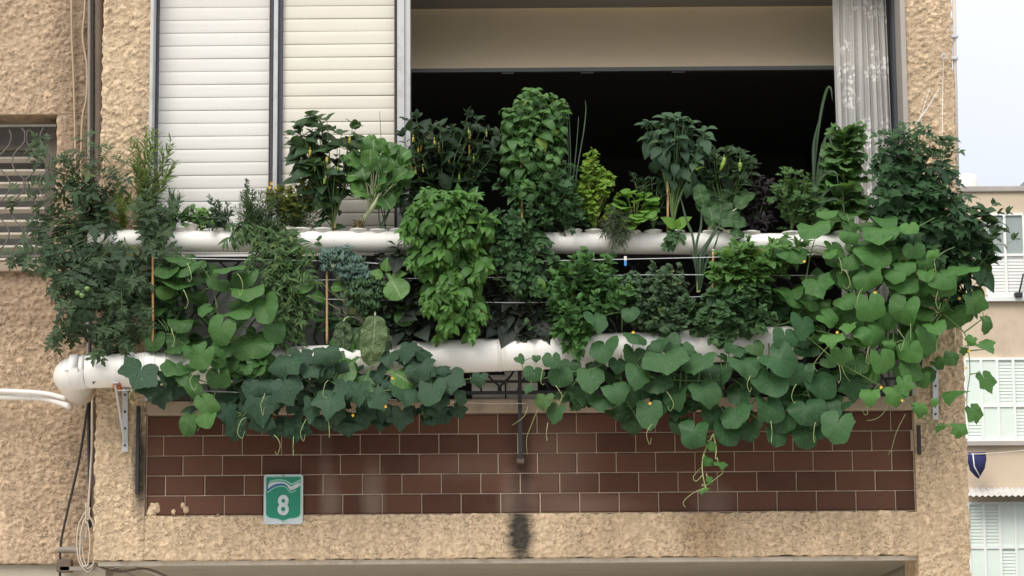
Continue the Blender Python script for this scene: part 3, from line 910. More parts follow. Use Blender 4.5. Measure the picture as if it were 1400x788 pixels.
# bamboo canes
def cane(px, p0, p1, Y, label, lean=0, r=.0062):
    a, b_ = at(px, p1, Y), at(px + lean, p0, Y)
    t = thing('bamboo_cane', label, 'cane', a)
    MB().tube([a.lerp(b_, k / 12) for k in range(13)], r, n=9, rfun=lambda u: r * (1 + (.14 if abs((u * 4) % 1 - .5) < .06 else 0))).build('cane', M_bamboo, t)
    MB().tube([b_, b_ + Vector((0, 0, .006))], r * 1.05, n=9).build('cap', M_cup, t)
cane(209, 349, 470, -.335, 'bamboo cane standing below the tomato at the end of the strings')
cane(447, 343, 470, -.335, 'bamboo cane with white tip beside the blue-green kale')
cane(715, 222, 450, -.285, 'tall bamboo cane in front of the tallest basil', -2)
cane(975, 343, 470, -.335, 'bamboo cane between oregano and broad-leaved mint')
cane(913, 195, 320, -.21, 'reddish cane supporting the wilting pepper plant')
cane(458, 250, 320, -.2, 'cane inside the yellow-fruited pepper beside the lettuce')
cane(642, 175, 300, -.16, 'cane inside the dark chilli plant', 0, .006)
cl = at(855, 358, -.335)
ct = thing('clothes_peg', 'tiny blue and white peg clipped on the top string', 'peg', cl)
M_blue = simple_mat('peg_blue', (.05, .25, .6), .4)
MB().box(cl.x - .006, cl.x + .006, cl.y - .008, cl.y + .008, cl.z - .022, cl.z + .004, bev=.002).build('body', M_blue, ct)
MB().box(cl.x - .007, cl.x + .007, cl.y - .009, cl.y + .009, cl.z + .005, cl.z + .026, bev=.002).build('grip', M_cup, ct)

# cables and ducts in the corner of the wing
def cable(name, label, pts, r, mat, cat='cable'):
    P = [at(*p) for p in pts]
    return tag(MB().tube(spline(P, 6), r, n=8).build(name, mat, base=P[-1]), label, cat)
cable('cable', 'straight beige cable hanging beside the small grilled window', [(98, -60, .41), (98, 40, .41), (101, 120, .41), (104, 260, .41), (106, 420, .41)], .0062, M_beigecable)
cable('cable', 'wavy beige cable hanging between straight cable and drain duct', [(117, -60, .41), (116, 10, .41), (113, 50, .41), (119, 92, .41), (118, 135, .41), (112, 172, .41), (110, 300, .41)], .0065, M_beigecable)
cable('drain_duct', 'brown duct running up the corner beside the left pier', [(136, -60, .36), (136, 200, .36), (134, 400, .36), (131, 640, .36), (130, 720, .36)], .023, M_brownpipe, 'duct')
cable('drain_duct', 'thin grey-brown duct next to the black cable in the corner', [(122.5, -60, .39), (122, 200, .39), (121, 420, .39), (122, 560, .39)], .010, M_greytube, 'duct')
cable('cable', 'thick black cable running straight down the corner', [(127, -60, .37), (127, 200, .37), (124, 420, .36), (121.5, 560, .36), (122, 640, .36), (123, 722, .36)], .0085, M_blackcable)
cable('cable', 'black cable slanting away from the corner to the low grey conduit', [(122, 535, .34), (119, 560, .34), (108, 630, .36), (92, 700, .38), (83, 745, .38), (82, 790, .38)], .0065, M_blackcable)
cable('cable', 'loose white cable falling down the corner below the elbow', [(126, 535, .33), (126, 600, .33), (124, 640, .33), (121, 690, .33), (117, 740, .33)], .006, M_whitecable)
rr_ = random.Random(3).uniform
for k, (dx, w, lab) in enumerate(((0, 13, 'widest loop of the coiled white cable at the pier foot'), (3, 9, 'middle loop of the coiled white cable at the pier foot'), (-2, 6, 'narrowest loop of the coiled white cable at the pier foot'))):
    pts = [(120 + dx, 700 - k * 6, .33)]
    for j in range(13):
        t = j / 12 * 2 * math.pi
        pts.append((118 + dx + w * math.sin(t) + rr_(-1.5, 1.5), 742 + k - 40 * math.cos(t) * (1 - .10 * k) + rr_(-2.5, 2.5), .33 - .012 * k))
    cable('cable_coil', lab, pts, .0036, M_whitecable, 'cable')
cable('conduit', 'short grey conduit at the foot of the recessed wall', [(78, 752, .38), (96, 752, .38), (112, 753, .38)], .017, M_greytube, 'conduit')
cable('cable', 'thin dark cable sagging under the beam beside the coil', [(128, 772, .1), (160, 782, .1), (200, 778, .1), (236, 792, .1)], .0055, M_brownpipe)
cable('cable', 'pale thin cable under the beam below the coil', [(140, 780, .12), (175, 774, .12), (215, 786, .12), (240, 800, .12)], .0045, M_whitecable)
jb = at(88, 773, .35)
jt = thing('junction_box', 'dark junction box with cables under the wing corner', 'box', jb)
MB().box(jb.x - .04, jb.x + .035, .34, .42, jb.z - .035, jb.z + .03, bev=.008).build('box', M_brownpipe, jt)
MB().box(jb.x - .02, jb.x + .24, .34, .36, jb.z - .028, jb.z - .008).build('flange', M_greytube, jt)
cable('duct_pipe', 'upper of two white drain pipes meeting the elbow end', [(-40, 534, .36), (10, 535, .30), (60, 538, .22), (90, 545, .12)], .0125, M_pvc, 'pipe')
cable('duct_pipe', 'lower white drain pipe running from the wall to the elbow', [(-40, 542, .38), (10, 543, .33), (60, 545, .26), (96, 556, .10)], .0165, M_pvc, 'pipe')
tag(MB().tube([at(1304, -100, .01), at(1305, 60, .01), at(1310, 300, .01)], .010, n=8).build('conduit', simple_mat('pale_conduit', (.58, .52, .45), .6), base=at(1310, 300, .01)), 'thin pale conduit on the outer edge of the right pier', 'conduit')
for py, lab in ((50, 'upper grey clip holding the pale conduit on the right pier'), (80, 'lower grey clip holding the pale conduit on the right pier')):
    q = at(1305, py, .0); tag(MB().box(q.x - .018, q.x + .018, -.016, .02, q.z - .008, q.z + .008, bev=.002).build('conduit_clip', M_tape, base=q), lab, 'clip')

# house number sign
sp = at(387.5, 683, -.004)
sg = thing('house_number_sign', 'green and white house number plate reading 8 on the brown tiles', 'sign', (sp.x, -.004, sp.z))
SWd, SH = .1955, .2490
def rrect(w, h_, r_, n=6):
    o = []
    for (cx, cy, a0) in ((w / 2 - r_, h_ / 2 - r_, 0), (-w / 2 + r_, h_ / 2 - r_, 90), (-w / 2 + r_, -h_ / 2 + r_, 180), (w / 2 - r_, -h_ / 2 + r_, 270)):
        for k in range(n + 1):
            t = R(a0 + 90 * k / n); o.append((cx + r_ * math.cos(t), cy + r_ * math.sin(t)))
    return o
def plate(poly, y0, y1, name, mat, parent):
    n = len(poly)
    vs = [(sp.x + x, y0, sp.z + z) for x, z in poly] + [(sp.x + x, y1, sp.z + z) for x, z in poly]
    return MB().add(vs, [tuple(range(n)), tuple(range(2 * n - 1, n - 1, -1))] + [(k, n + k, n + (k + 1) % n, (k + 1) % n) for k in range(n)]).build(name, mat, parent)
def strip(top, bot, y0, y1, name, mat, parent):
    return plate(list(top) + list(reversed(bot)), y0, y1, name, mat, parent)
M_sgw = simple_mat('sign_white', (.50, .56, .56), .35, var=.08, vscale=30, dirt=((.28, .27, .24), 22, .4))
M_sgg = simple_mat('sign_green', (.004, .20, .115), .32, var=.1, vscale=20)
M_sgl = simple_mat('sign_pale_green', (.22, .50, .38), .35, var=.08)
M_sgb = simple_mat('sign_blue', (.03, .09, .28), .35, var=.1)
M_sgd = simple_mat('sign_teal', (.02, .16, .15), .35, var=.1)
plate(rrect(SWd, SH, .014), -.010, .012, 'plate', M_sgw, sg)
def shield(s, tip):
    w, t = SWd / 2 - .010, SH / 2 - .010
    pts = [(-w, t), (-w, -t + .045)]
    for k in range(1, 7): a_ = k / 6 * math.pi / 2; pts.append((-w + .030 * (1 - math.cos(a_)), -t + .045 - .026 * math.sin(a_)))
    pts += [(-.03, -t + .016), (-.012, -t + .009), (0, -t + tip)]
    pts += [(-x, z) for x, z in reversed(pts[:-1])]
    return [(x * s, z * s) for x, z in reversed(pts)]
plate(shield(1.0, .000), -.0115, -.0095, 'shield_rim', M_sgl, sg)
plate(shield(.965, .004), -.0130, -.011, 'shield', M_sgg, sg)
def arc(pts, n=14):
    P = spline([(x, 0, z) for x, z in pts], n); return [(p.x, p.z) for p in P]
u = lambda x, y: ((x - 420) / 375 * SWd, (452 - y) / 478 * SH)   # sign photo-crop pixels to plate metres
strip(arc([u(283, 278), u(340, 262), u(410, 262), u(465, 280), u(500, 300), u(540, 282), u(583, 262)]),
      arc([u(283, 292), u(340, 275), u(410, 275), u(462, 295), u(498, 318), u(540, 300), u(583, 280)]), -.0142, -.0125, 'ribbon_stripe', M_sgl, sg)
strip(arc([u(280, 300), u(340, 283), u(410, 284), u(460, 305), u(495, 328), u(540, 306), u(583, 290)]),
      arc([u(272, 350), u(330, 312), u(405, 300), u(452, 318), u(488, 365), u(545, 345), u(583, 322)]), -.0148, -.0126, 'ribbon', M_sgw, sg)
strip(arc([u(270, 352), u(335, 314), u(405, 303), u(450, 320), u(486, 345)]),
      arc([u(268, 374), u(335, 330), u(405, 317), u(448, 330), u(484, 352)]), -.0144, -.0127, 'ribbon_stripe', M_sgb, sg)
strip(arc([u(266, 380), u(335, 336), u(405, 322), u(446, 334), u(480, 372), u(510, 380), u(540, 360)]),
      arc([u(260, 398), u(335, 346), u(405, 331), u(444, 344), u(478, 382), u(512, 388), u(542, 368)]), -.0140, -.0128, 'ribbon_stripe', M_sgl, sg)
strip([u(262, 250), u(280, 250)], [u(254, 430), u(264, 380)], -.0146, -.0129, 'ribbon_shade', M_sgd, sg)
cv = bpy.data.curves.new('digit', 'FONT'); cv.body = '8'; cv.size = .152; cv.align_x = 'CENTER'; cv.align_y = 'CENTER'; cv.extrude = .0012; cv.offset = .0042
tmp = bpy.data.objects.new('tmp_digit', cv); COL.objects.link(tmp)
bpy.context.view_layer.update()
dg_ = bpy.context.evaluated_depsgraph_get()
me = bpy.data.meshes.new_from_object(tmp.evaluated_get(dg_))
bpy.data.objects.remove(tmp)
xs = [v.co.x for v in me.vertices]; zs = [v.co.y for v in me.vertices]
kx, kz = (108 / 375 * SWd) / (max(xs) - min(xs)), (196 / 478 * SH) / (max(zs) - min(zs))
mx_, mz_ = (max(xs) + min(xs)) / 2, (max(zs) + min(zs)) / 2
tx, tz = u(420, 508)
for v in me.vertices:
    x, y, z = v.co; v.co = ((x - mx_) * kx + tx, -.0146 + .004 - z, (y - mz_) * kz + tz)
me.materials.clear(); me.materials.append(M_sgw)
link(bpy.data.objects.new('digit', me), sg)
sb = MB()
q = u(420, 228)
sb.tube([(sp.x + q[0], -.016, sp.z + q[1] + .0), (sp.x + q[0], -.009, sp.z + q[1])], .003, n=10)
sb.build('screw', M_iron, sg)
# ------------------------------------------------------------------ foliage tools
NPR = np.random.RandomState(11)

class FB:
    """Collects many leaves into one foliage mesh (positions, leaf uv, tint per leaf)."""
    def __init__(s):
        s.v, s.uv, s.t, s.loops, s.sizes, s.n = [], [], [], [], [], 0
    def put(s, v, uv, tint, loops, sizes):
        s.v.append(v); s.uv.append(uv); s.t.append(np.full(len(v), tint, np.float32))
        s.loops.append(loops + s.n); s.sizes.append(sizes); s.n += len(v)
    def build(s, name, mat, parent):
        root = parent
        while root.parent: root = root.parent
        b = np.array(root.location, np.float32)
        v = np.concatenate(s.v).astype(np.float32) - b
        uv = np.concatenate(s.uv).astype(np.float32); t = np.concatenate(s.t)
        lo = np.concatenate(s.loops).astype(np.int32); sz = np.concatenate(s.sizes).astype(np.int32)
        me = bpy.data.meshes.new(name)
        me.vertices.add(len(v)); me.vertices.foreach_set('co', v.ravel())
        me.loops.add(len(lo)); me.loops.foreach_set('vertex_index', lo)
        me.polygons.add(len(sz))
        me.polygons.foreach_set('loop_start', np.concatenate([[0], np.cumsum(sz)[:-1]]).astype(np.int32))
        me.polygons.foreach_set('use_smooth', np.ones(len(sz), bool))
        me.update(calc_edges=True); me.validate()
        a = me.attributes.new('tint', 'FLOAT', 'POINT'); a.data.foreach_set('value', t)
        a = me.attributes.new('luv', 'FLOAT_VECTOR', 'POINT')
        a.data.foreach_set('vector', np.concatenate([uv, np.zeros((len(uv), 1), np.float32)], 1).ravel())
        me.materials.append(mat)
        return link(bpy.data.objects.new(name, me), parent)

def T_grid(wf, nl=7, cols=(-1, -.5, 0, .5, 1), tooth=0.0, nteeth=0):
    t = np.linspace(0, 1, nl + 1); c = np.array(cols)
    w = np.array([wf(x) for x in t])
    V, U = [], []
    for i, ti in enumerate(t):
        for cj in c:
            ww = w[i] * (1 + (tooth * (1 if i % 2 else -1) if abs(cj) == 1 else 0))
            V.append((cj * ww, ti + (tooth * .12 if abs(cj) == 1 and i % 2 else 0), 0)); U.append((cj, ti))
    F_, m = [], len(c)
    for i in range(nl):
        for j in range(m - 1):
            k = i * m + j
            F_.append((k, k + 1, k + m + 1, k + m))
    return np.array(V, float), np.array(U, float), np.array(F_).ravel(), np.full(len(F_), 4)

def T_polar(ctrl, na=36, rings=(.30, .62, .86, 1.0), teeth=0.0, nt=0):
    a = np.array([x[0] for x in ctrl]) / 180 * math.pi; r = np.array([x[1] for x in ctrl])
    th = np.linspace(-math.pi * .985, math.pi * .985, na + 1)
    rr = np.interp(np.abs(th), a, r)
    if teeth: rr = rr * (1 + teeth * np.cos(th * nt))
    V, U = [(0, 0, 0)], [(0, 0)]
    for q in rings:
        for k in range(na + 1):
            V.append((rr[k] * q * math.sin(th[k]), rr[k] * q * math.cos(th[k]), 0)); U.append((rr[k] * q * math.sin(th[k]), rr[k] * q * math.cos(th[k])))
    lo, sz = [], []
    m = na + 1
    for k in range(na): lo += [0, 2 + k, 1 + k]; sz.append(3)
    for g in range(len(rings) - 1):
        for k in range(na):
            b = 1 + g * m + k
            lo += [b, b + 1, b + m + 1, b + m]; sz.append(4)
    return np.array(V, float), np.array(U, float), np.array(lo), np.array(sz)

def T_join(parts):
    """Compound leaf: parts = [(template, x, y, angle, size)]."""
    V, U, L, S, n = [], [], [], [], 0
    for (T, x, y, a, s) in parts:
        v = T[0] * s
        c, q = math.cos(a), math.sin(a)
        w = np.stack([v[:, 0] * c + v[:, 1] * q + x, -v[:, 0] * q + v[:, 1] * c + y, v[:, 2]], 1)
        V.append(w); U.append(T[1]); L.append(T[2] + n); S.append(T[3]); n += len(v)
    return np.concatenate(V), np.concatenate(U), np.concatenate(L), np.concatenate(S)

sm_ = lambda t, p=.8: math.sin(math.pi * min(1, max(0, t)) ** p)
OVATE = T_grid(lambda t: .25 * max(.03, sm_(t, .8)) * (1 - .12 * t), 8)
BROAD = T_grid(lambda t: .38 * max(.02, sm_(t, .68)) * (1 - .18 * t), 8)
MINT = T_grid(lambda t: .27 * max(.03, sm_(t, .8)), 10, tooth=.07)
SMALL = T_grid(lambda t: .27 * max(.04, sm_(t, .85)), 4, (-1, 0, 1))
LANCE = T_grid(lambda t: .085 * max(.05, sm_(t, .8)), 5, (-1, 0, 1))
NEEDLE = T_grid(lambda t: .035 * max(.1, sm_(t, .8)), 3, (-1, 0, 1))
SPOON = T_grid(lambda t: (.05 + .30 * max(0, math.sin(math.pi * max(0, (t - .28) / .74))) ** .6) if t < .99 else .04, 12, (-1, -.66, -.33, 0, .33, .66, 1))
LONGL = T_grid(lambda t: .035 + .17 * max(0, math.sin(math.pi * min(1, t ** .9))) ** .7, 14, (-1, -.66, -.33, 0, .33, .66, 1))
SAVOY = T_grid(lambda t: .05 + .30 * max(0, math.sin(math.pi * min(1, t ** .85 * .98 + .02))) ** .5 if t < .99 else .03, 18, tuple(np.linspace(-1, 1, 11)))
LOBED = T_grid(lambda t: .30 * max(.03, sm_(t, .75)) * (1 + .42 * math.sin(t * 19.0)), 16, (-1, -.5, 0, .5, 1))
LFL = T_grid(lambda t: .21 * max(.03, sm_(t, .7)) * (1 + .30 * math.sin(t * 17.0)), 10, (-1, -.5, 0, .5, 1))
LFW = T_grid(lambda t: .29 * max(.03, sm_(t, .7)) * (1 + .22 * math.sin(t * 15.0)), 10, (-1, -.5, 0, .5, 1))
def _stalk(): return T_grid(lambda t: .012, 4, (-1, 0, 1))
TOMATO = T_join([(LFL, 0, .60, 0, .46), (LFL, .02, .56, 1.1, .33), (LFL, -.02, .58, -1.05, .33), (LFL, .02, .34, 1.2, .38), (LFL, -.02, .36, -1.2, .38),
                 (LFL, .01, .18, 1.35, .20), (LFL, -.01, .17, -1.35, .20), (LFL, .01, .46, 1.3, .13), (LFL, -.01, .46, -1.3, .13), (_stalk(), 0, 0, 0, .62)])
TOMATOW = T_join([(LFW, 0, .56, 0, .50), (LFW, .02, .50, 1.15, .42), (LFW, -.02, .52, -1.1, .42), (LFW, .02, .24, 1.25, .34), (LFW, -.02, .25, -1.25, .34), (_stalk(), 0, 0, 0, .58)])
TRI = T_grid(lambda t: .33 * max(.03, sm_(t, .62)) * (1 + .30 * math.sin(t * 15)), 9, (-1, -.5, 0, .5, 1))
CELERY = T_join([(TRI, 0, .58, 0, .42), (TRI, .01, .56, 1.0, .36), (TRI, -.01, .56, -1.0, .36), (TRI, .01, .34, 1.1, .28), (TRI, -.01, .34, -1.1, .28), (_stalk(), 0, 0, 0, .6)])
CUKE = T_polar([(0, 1.04), (10, .90), (30, .74), (46, .78), (62, .96), (74, .78), (95, .66), (118, .84), (136, .72), (160, .58), (173, .40), (180, .22)], 44, teeth=.025, nt=26)
HEART = T_polar([(0, 1.0), (14, .86), (30, .80), (50, .78), (64, .84), (80, .76), (105, .76), (128, .78), (150, .70), (166, .52), (180, .22)], 44, teeth=.015, nt=30)
ROUND = T_polar([(0, .88), (25, .86), (45, .92), (62, .90), (82, .84), (105, .90), (125, .86), (145, .86), (160, .74), (172, .5), (180, .22)], 44, teeth=.014, nt=24)
PETAL = T_join([(T_grid(lambda t: .34 * max(.05, sm_(t, .9)), 4, (-1, 0, 1)), 0, .05, 2 * math.pi * k / 5, 1.0) for k in range(5)])

def nrm(v):
    v = np.asarray(v, float); L_ = np.linalg.norm(v)
    return v / L_ if L_ > 1e-9 else np.array([0, 0, 1.0])

def leaf(fb, T, p, d, n, L, W=1.0, bend=.5, fold=.15, wave=0.0, tint=.5, cup=0.0, wf=9.0, twist=0.0, blister=0.0):
    """One leaf: base p, pointing along d, upper face towards n."""
    V, U, lo, sz = T
    if T in POLAR:
        TH = np.arctan2(U[:, 0], U[:, 1]) / math.pi; RD = np.hypot(U[:, 0], U[:, 1])
    x = V[:, 0] * L * W; y = V[:, 1] * L; z = np.sqrt(x * x + (.06 * L) ** 2) * fold
    if T in POLAR:
        ph = NPR.rand(4) * 6.28
        q = 1 + .07 * np.sin(TH * math.pi * 2 + ph[0]) + .06 * np.sin(TH * math.pi * 3 + ph[1]) + .03 * np.sin(TH * math.pi * 7 + ph[2])
        x = x * q; y = y * q
    if blister:
        b1 = NPR.rand(2) * 6.28
        z = z + blister * L * (np.sin(V[:, 0] / .30 * 8 + b1[0] + 3 * np.sin(V[:, 1] * 9)) * np.sin(V[:, 1] * 34 + b1[1]) + .7 * np.sin(np.abs(U[:, 0]) * 5 - V[:, 1] * 26))
    if cup: z = z + cup * (x * x + y * y) / L
    if wave:
        ph = NPR.rand(3) * 6.28
        r2 = np.clip(np.abs(U[:, 0]), 0, 1) if T not in POLAR else np.clip(RD, 0, 1) ** 2
        if T in POLAR:
            z = z + wave * L * r2 * (np.sin(TH * math.pi * 5 + ph[0]) + .8 * np.sin(TH * math.pi * 3 + ph[1]))
        else:
            z = z + wave * L * r2 * (np.sin(V[:, 1] * wf + ph[0] + np.sign(x) * ph[2]) + .5 * np.sin(V[:, 1] * wf * 2.1 + ph[1]))
    if abs(bend) > 1e-3:
        k = bend / L
        yy = np.sin(k * y) / k; zz = -(1 - np.cos(k * y)) / k
        y2 = yy + z * np.sin(k * y); z2 = zz + z * np.cos(k * y)
        y, z = y2, z2
    if twist:
        a = twist * V[:, 1]; x, z = x * np.cos(a) - z * np.sin(a), x * np.sin(a) + z * np.cos(a)
    dy = nrm(d); dx = np.cross(dy, n); dx = nrm(dx) if np.linalg.norm(dx) > 1e-4 else nrm(np.cross(dy, [.3, -.8, .5])); dz = np.cross(dx, dy)
    P = np.asarray(p) + x[:, None] * dx + y[:, None] * dy + z[:, None] * dz
    fb.put(P, U, tint, lo, sz)
POLAR = ()
class _TP(tuple):
    __eq__ = object.__eq__
    __hash__ = object.__hash__
_all = dict(OVATE=OVATE, BROAD=BROAD, MINT=MINT, SMALL=SMALL, LANCE=LANCE, NEEDLE=NEEDLE, SPOON=SPOON, LONGL=LONGL, SAVOY=SAVOY, LOBED=LOBED, TOMATO=TOMATO, TOMATOW=TOMATOW, CELERY=CELERY, CUKE=CUKE, HEART=HEART, ROUND=ROUND, PETAL=PETAL)
for _k in _all: globals()[_k] = _TP(_all[_k])
POLAR = (CUKE, HEART, ROUND)

def tube(fb, pts, r0, r1=None, n=5, tint=.5):
    P = np.array([tuple(p) for p in pts], float); m = len(P)
    if r1 is None: r1 = r0
    D = np.gradient(P, axis=0); D /= np.maximum(np.linalg.norm(D, axis=1, keepdims=True), 1e-9)
    ref = np.array([.31, -.93, .2]); A = np.cross(D, ref)
    bad = np.linalg.norm(A, axis=1) < .15
    A[bad] = np.cross(D[bad], [1.0, .1, .2])
    A /= np.linalg.norm(A, axis=1, keepdims=True); B = np.cross(A, D)
    rr = np.linspace(r0, r1, m)[:, None]
    V = np.concatenate([P[:, None, :] + (A * rr)[:, None, :] * math.cos(2 * math.pi * k / n) + (B * rr)[:, None, :] * math.sin(2 * math.pi * k / n) for k in range(n)], 1).reshape(-1, 3)
    i = np.arange(m - 1)[:, None] * n; k = np.arange(n)[None, :]; k2 = (k + 1) % n
    lo = np.stack([i + k, i + k2, i + n + k2, i + n + k], -1).reshape(-1)
    U = np.stack([np.zeros(len(V)), np.repeat(np.linspace(0, 1, m), n)], 1)
    fb.put(V, U, tint, lo, np.full((m - 1) * n, 4))

LK = .74      # overall leaf reflectance
def leaf_mat(name, col, vein=None, polar=False, rough=.48, var=.35, trans=.22, bumpk=.5, yellow=.0, nlat=7.0, blister=0.0):
    m, n, l, b = nmat(name)
    h = NB(m)
    t = h.attr('tint')
    uv = h.attr('luv', 'Vector'); o = h.sep(uv)
    col = tuple(x * LK for x in col)
    lo_ = tuple(c * (1 - var) for c in col)
    hi_ = (min(1, col[0] * (1 + var * 1.6)), min(1, col[1] * (1 + var * 1.15)), min(1, col[2] * (1 + var * .6)))
    yel = (min(1, col[0] * 3.2 + .02), min(1, col[1] * 1.7 + .02), col[2] * .9)
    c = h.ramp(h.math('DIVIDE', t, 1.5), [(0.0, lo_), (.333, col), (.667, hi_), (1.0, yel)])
    p = h.pos()
    c = h.mix(h.math('MULTIPLY', h.ramp(h.noise(22, 4, .6, p), [(.35, 0.0), (.7, 1.0)]), .35), c, tuple(x * 1.35 for x in col))
    if polar:
        c = h.mix(h.ramp(h.noise(30, 5, .7, p), [(.5, 0.0), (.66, .45)]), c, (col[0] * 1.9 + .01, col[1] * 1.45 + .01, col[2] * 1.5 + .008))
        c = h.mix(h.ramp(h.noise(120, 2, .5, p), [(.70, 0.0), (.74, .7)]), c, (.30, .33, .22))
    c = h.mix(h.ramp(h.noise(55, 3, .6, p), [(.68, 0.0), (.78, .5)]), c, tuple(min(1, x * 1.5 + .03) for x in (col[0] * 1.3, col[1], col[2])))
    if polar:
        rad = h.math('SQRT', h.math('ADD', h.math('MULTIPLY', o[0], o[0]), h.math('MULTIPLY', o[1], o[1])))
        a = h.math('DIVIDE', h.math('ABSOLUTE', h.math('ARCTAN2', o[0], o[1])), math.pi)
        ds = [h.math('ABSOLUTE', h.math('SUBTRACT', a, k)) for k in (0.0, .18, .35, .56, .76)]
        d = ds[0]
        for q in ds[1:]: d = h.math('MINIMUM', d, q)
        d = h.math('MULTIPLY', d, h.math('MULTIPLY', rad, 3.1))
        vv = h.math('MULTIPLY', h.ramp(d, [(.004, .9), (.022, 0.0)]), h.ramp(rad, [(.05, .2), (.2, .9), (.9, .6)]))
    else:
        a = h.math('ABSOLUTE', o[0])
        v1 = h.ramp(a, [(.03, 1.0), (.13, 0.0)])
        lat = h.math('ABSOLUTE', h.math('SUBTRACT', h.math('FRACT', h.math('SUBTRACT', h.math('MULTIPLY', o[1], nlat), h.math('MULTIPLY', a, 1.7))), .5))
        v2 = h.ramp(lat, [(.03, .35), (.13, 0.0)])
        vv = h.math('MAXIMUM', v1, v2)
    vein = vein or (min(1, col[0] * 2.2 + .02), min(1, col[1] * 1.6 + .03), min(1, col[2] * 1.7 + .015))
    c = h.mix(h.math('MULTIPLY', vv, .85 if blister > 1 else (.62 if polar else .40)), c, vein)
    geo = n.new('ShaderNodeNewGeometry')
    c = h.mix(h.math('MULTIPLY', geo.outputs['Backfacing'], .45), c, tuple(min(1, x * 1.5 + .02) for x in col))
    l.new(c, b.inputs['Base Color'])
    b.inputs['Roughness'].default_value = rough
    b.inputs['Specular IOR Level'].default_value = .26
    hh = h.math('ADD', h.math('MULTIPLY', vv, -.1 if polar else -.6), h.math('MULTIPLY', h.noise(90 if not blister else 60, 3, .6, p), .5 + blister))
    h.bump(hh, bumpk, .004 + .006 * blister, b)
    tl = n.new('ShaderNodeBsdfTranslucent')
    l.new(h.mix(.75, c, (min(1, col[0] * 2.6), min(1, col[1] * 2.2), col[2] * .8)), tl.inputs['Color'])
    mx = n.new('ShaderNodeMixShader'); mx.inputs[0].default_value = trans
    l.new(b.outputs[0], mx.inputs[1]); l.new(tl.outputs[0], mx.inputs[2])
    l.new(mx.outputs[0], n['Material Output'].inputs['Surface'])
    return m

LM = dict(
    tomato=leaf_mat('tomato_leaf', (.050, .092, .044), rough=.6),
    tomato2=leaf_mat('tomato_leaf_dark', (.030, .082, .030), rough=.55),
    tarragon=leaf_mat('narrow_herb_leaf', (.115, .180, .050)),
    hyssop=leaf_mat('hyssop_leaf', (.070, .140, .048)),
    dill=leaf_mat('dill_leaf', (.150, .235, .030), var=.2),
    rosemary=leaf_mat('rosemary_leaf', (.060, .105, .045)),
    savory=leaf_mat('savory_leaf', (.080, .125, .085)),
    feather=leaf_mat('feathery_leaf', (.070, .100, .055)),
    marigold=leaf_mat('marigold_leaf', (.120, .150, .030)),
    pepper=leaf_mat('pepper_leaf', (.040, .085, .034), rough=.42),
    pepperd=leaf_mat('dark_pepper_leaf', (.026, .056, .026), rough=.42),
    lettuce=leaf_mat('pak_choi_leaf', (.075, .185, .045), vein=(.36, .45, .22), rough=.4),
    lime=leaf_mat('lime_basil_leaf', (.160, .290, .035), var=.25),
    limelet=leaf_mat('lime_lettuce_leaf', (.130, .280, .050), rough=.42, var=.25),
    basil=leaf_mat('basil_leaf', (.070, .175, .036), rough=.4, var=.32),
    basilt=leaf_mat('tall_basil_leaf', (.070, .165, .046), rough=.42),
    parsley=leaf_mat('parsley_leaf', (.045, .110, .040)),
    mint=leaf_mat('mint_leaf', (.065, .165, .048), rough=.55),
    mintd=leaf_mat('dark_mint_leaf', (.050, .115, .045), rough=.55),
    oregano=leaf_mat('oregano_leaf', (.060, .115, .055), rough=.55),
    verbena=leaf_mat('verbena_leaf', (.080, .185, .045)),
    wilt=leaf_mat('wilting_pepper_leaf', (.050, .105, .055), rough=.6),
    chard=leaf_mat('chard_leaf', (.055, .130, .040), vein=(.16, .24, .09), rough=.4, blister=.6),
    savoy=leaf_mat('savoy_leaf', (.15, .23, .11), vein=(.26, .36, .20), blister=1.2, bumpk=.9),
    purple=leaf_mat('purple_basil_leaf', (.030, .022, .030), rough=.5),
    celery=leaf_mat('celery_leaf', (.070, .150, .046)),
    leek=leaf_mat('leek_leaf', (.075, .130, .075), nlat=0.0, rough=.5),
    romaine=leaf_mat('romaine_leaf', (.080, .180, .050), vein=(.30, .38, .17), rough=.42, blister=.4),
    kale=leaf_mat('blue_kale_leaf', (.14, .24, .21), rough=.6, var=.25),
    kaleg=leaf_mat('green_kale_leaf', (.085, .165, .080), rough=.6, var=.25),
    dark=leaf_mat('blackish_leaf', (.034, .048, .036), rough=.42),
    cuke=leaf_mat('cucumber_leaf_blue', (.030, .074, .038), polar=True, rough=.62, trans=.15),
    cukem=leaf_mat('cucumber_leaf', (.040, .108, .038), polar=True, rough=.6, trans=.18),
    squash=leaf_mat('squash_leaf', (.056, .145, .036), polar=True, rough=.55),
    squashd=leaf_mat('squash_leaf_dark', (.038, .112, .040), polar=True, rough=.5),
    melon=leaf_mat('melon_leaf', (.060, .166, .038), polar=True, rough=.56),
)
def stem_mat(name, col):
    return simple_mat(name, col, .6, var=.25, vscale=40)
SM = dict(green=stem_mat('green_stem', (.10, .17, .05)), pale=stem_mat('pale_stem', (.34, .40, .16)), brown=stem_mat('woody_stem', (.16, .12, .06)),
          dark=stem_mat('dark_stem', (.05, .07, .03)), white=stem_mat('white_stalk', (.50, .54, .34)), lime=stem_mat('lime_stalk', (.30, .36, .10)), grey=stem_mat('dry_tendril', (.34, .27, .18)))
M_yel = simple_mat('yellow_petal', (.60, .38, .04), .5, var=.2, vscale=60)
M_pepy = simple_mat('yellow_fruit', (.38, .31, .05), .3, var=.25, vscale=30)
M_pepg = simple_mat('lime_fruit', (.20, .31, .05), .3, var=.25, vscale=30)
M_pepo = simple_mat('orange_fruit', (.42, .25, .04), .3, var=.25, vscale=30)
M_tomg = simple_mat('green_tomato', (.16, .26, .08), .3, var=.2)

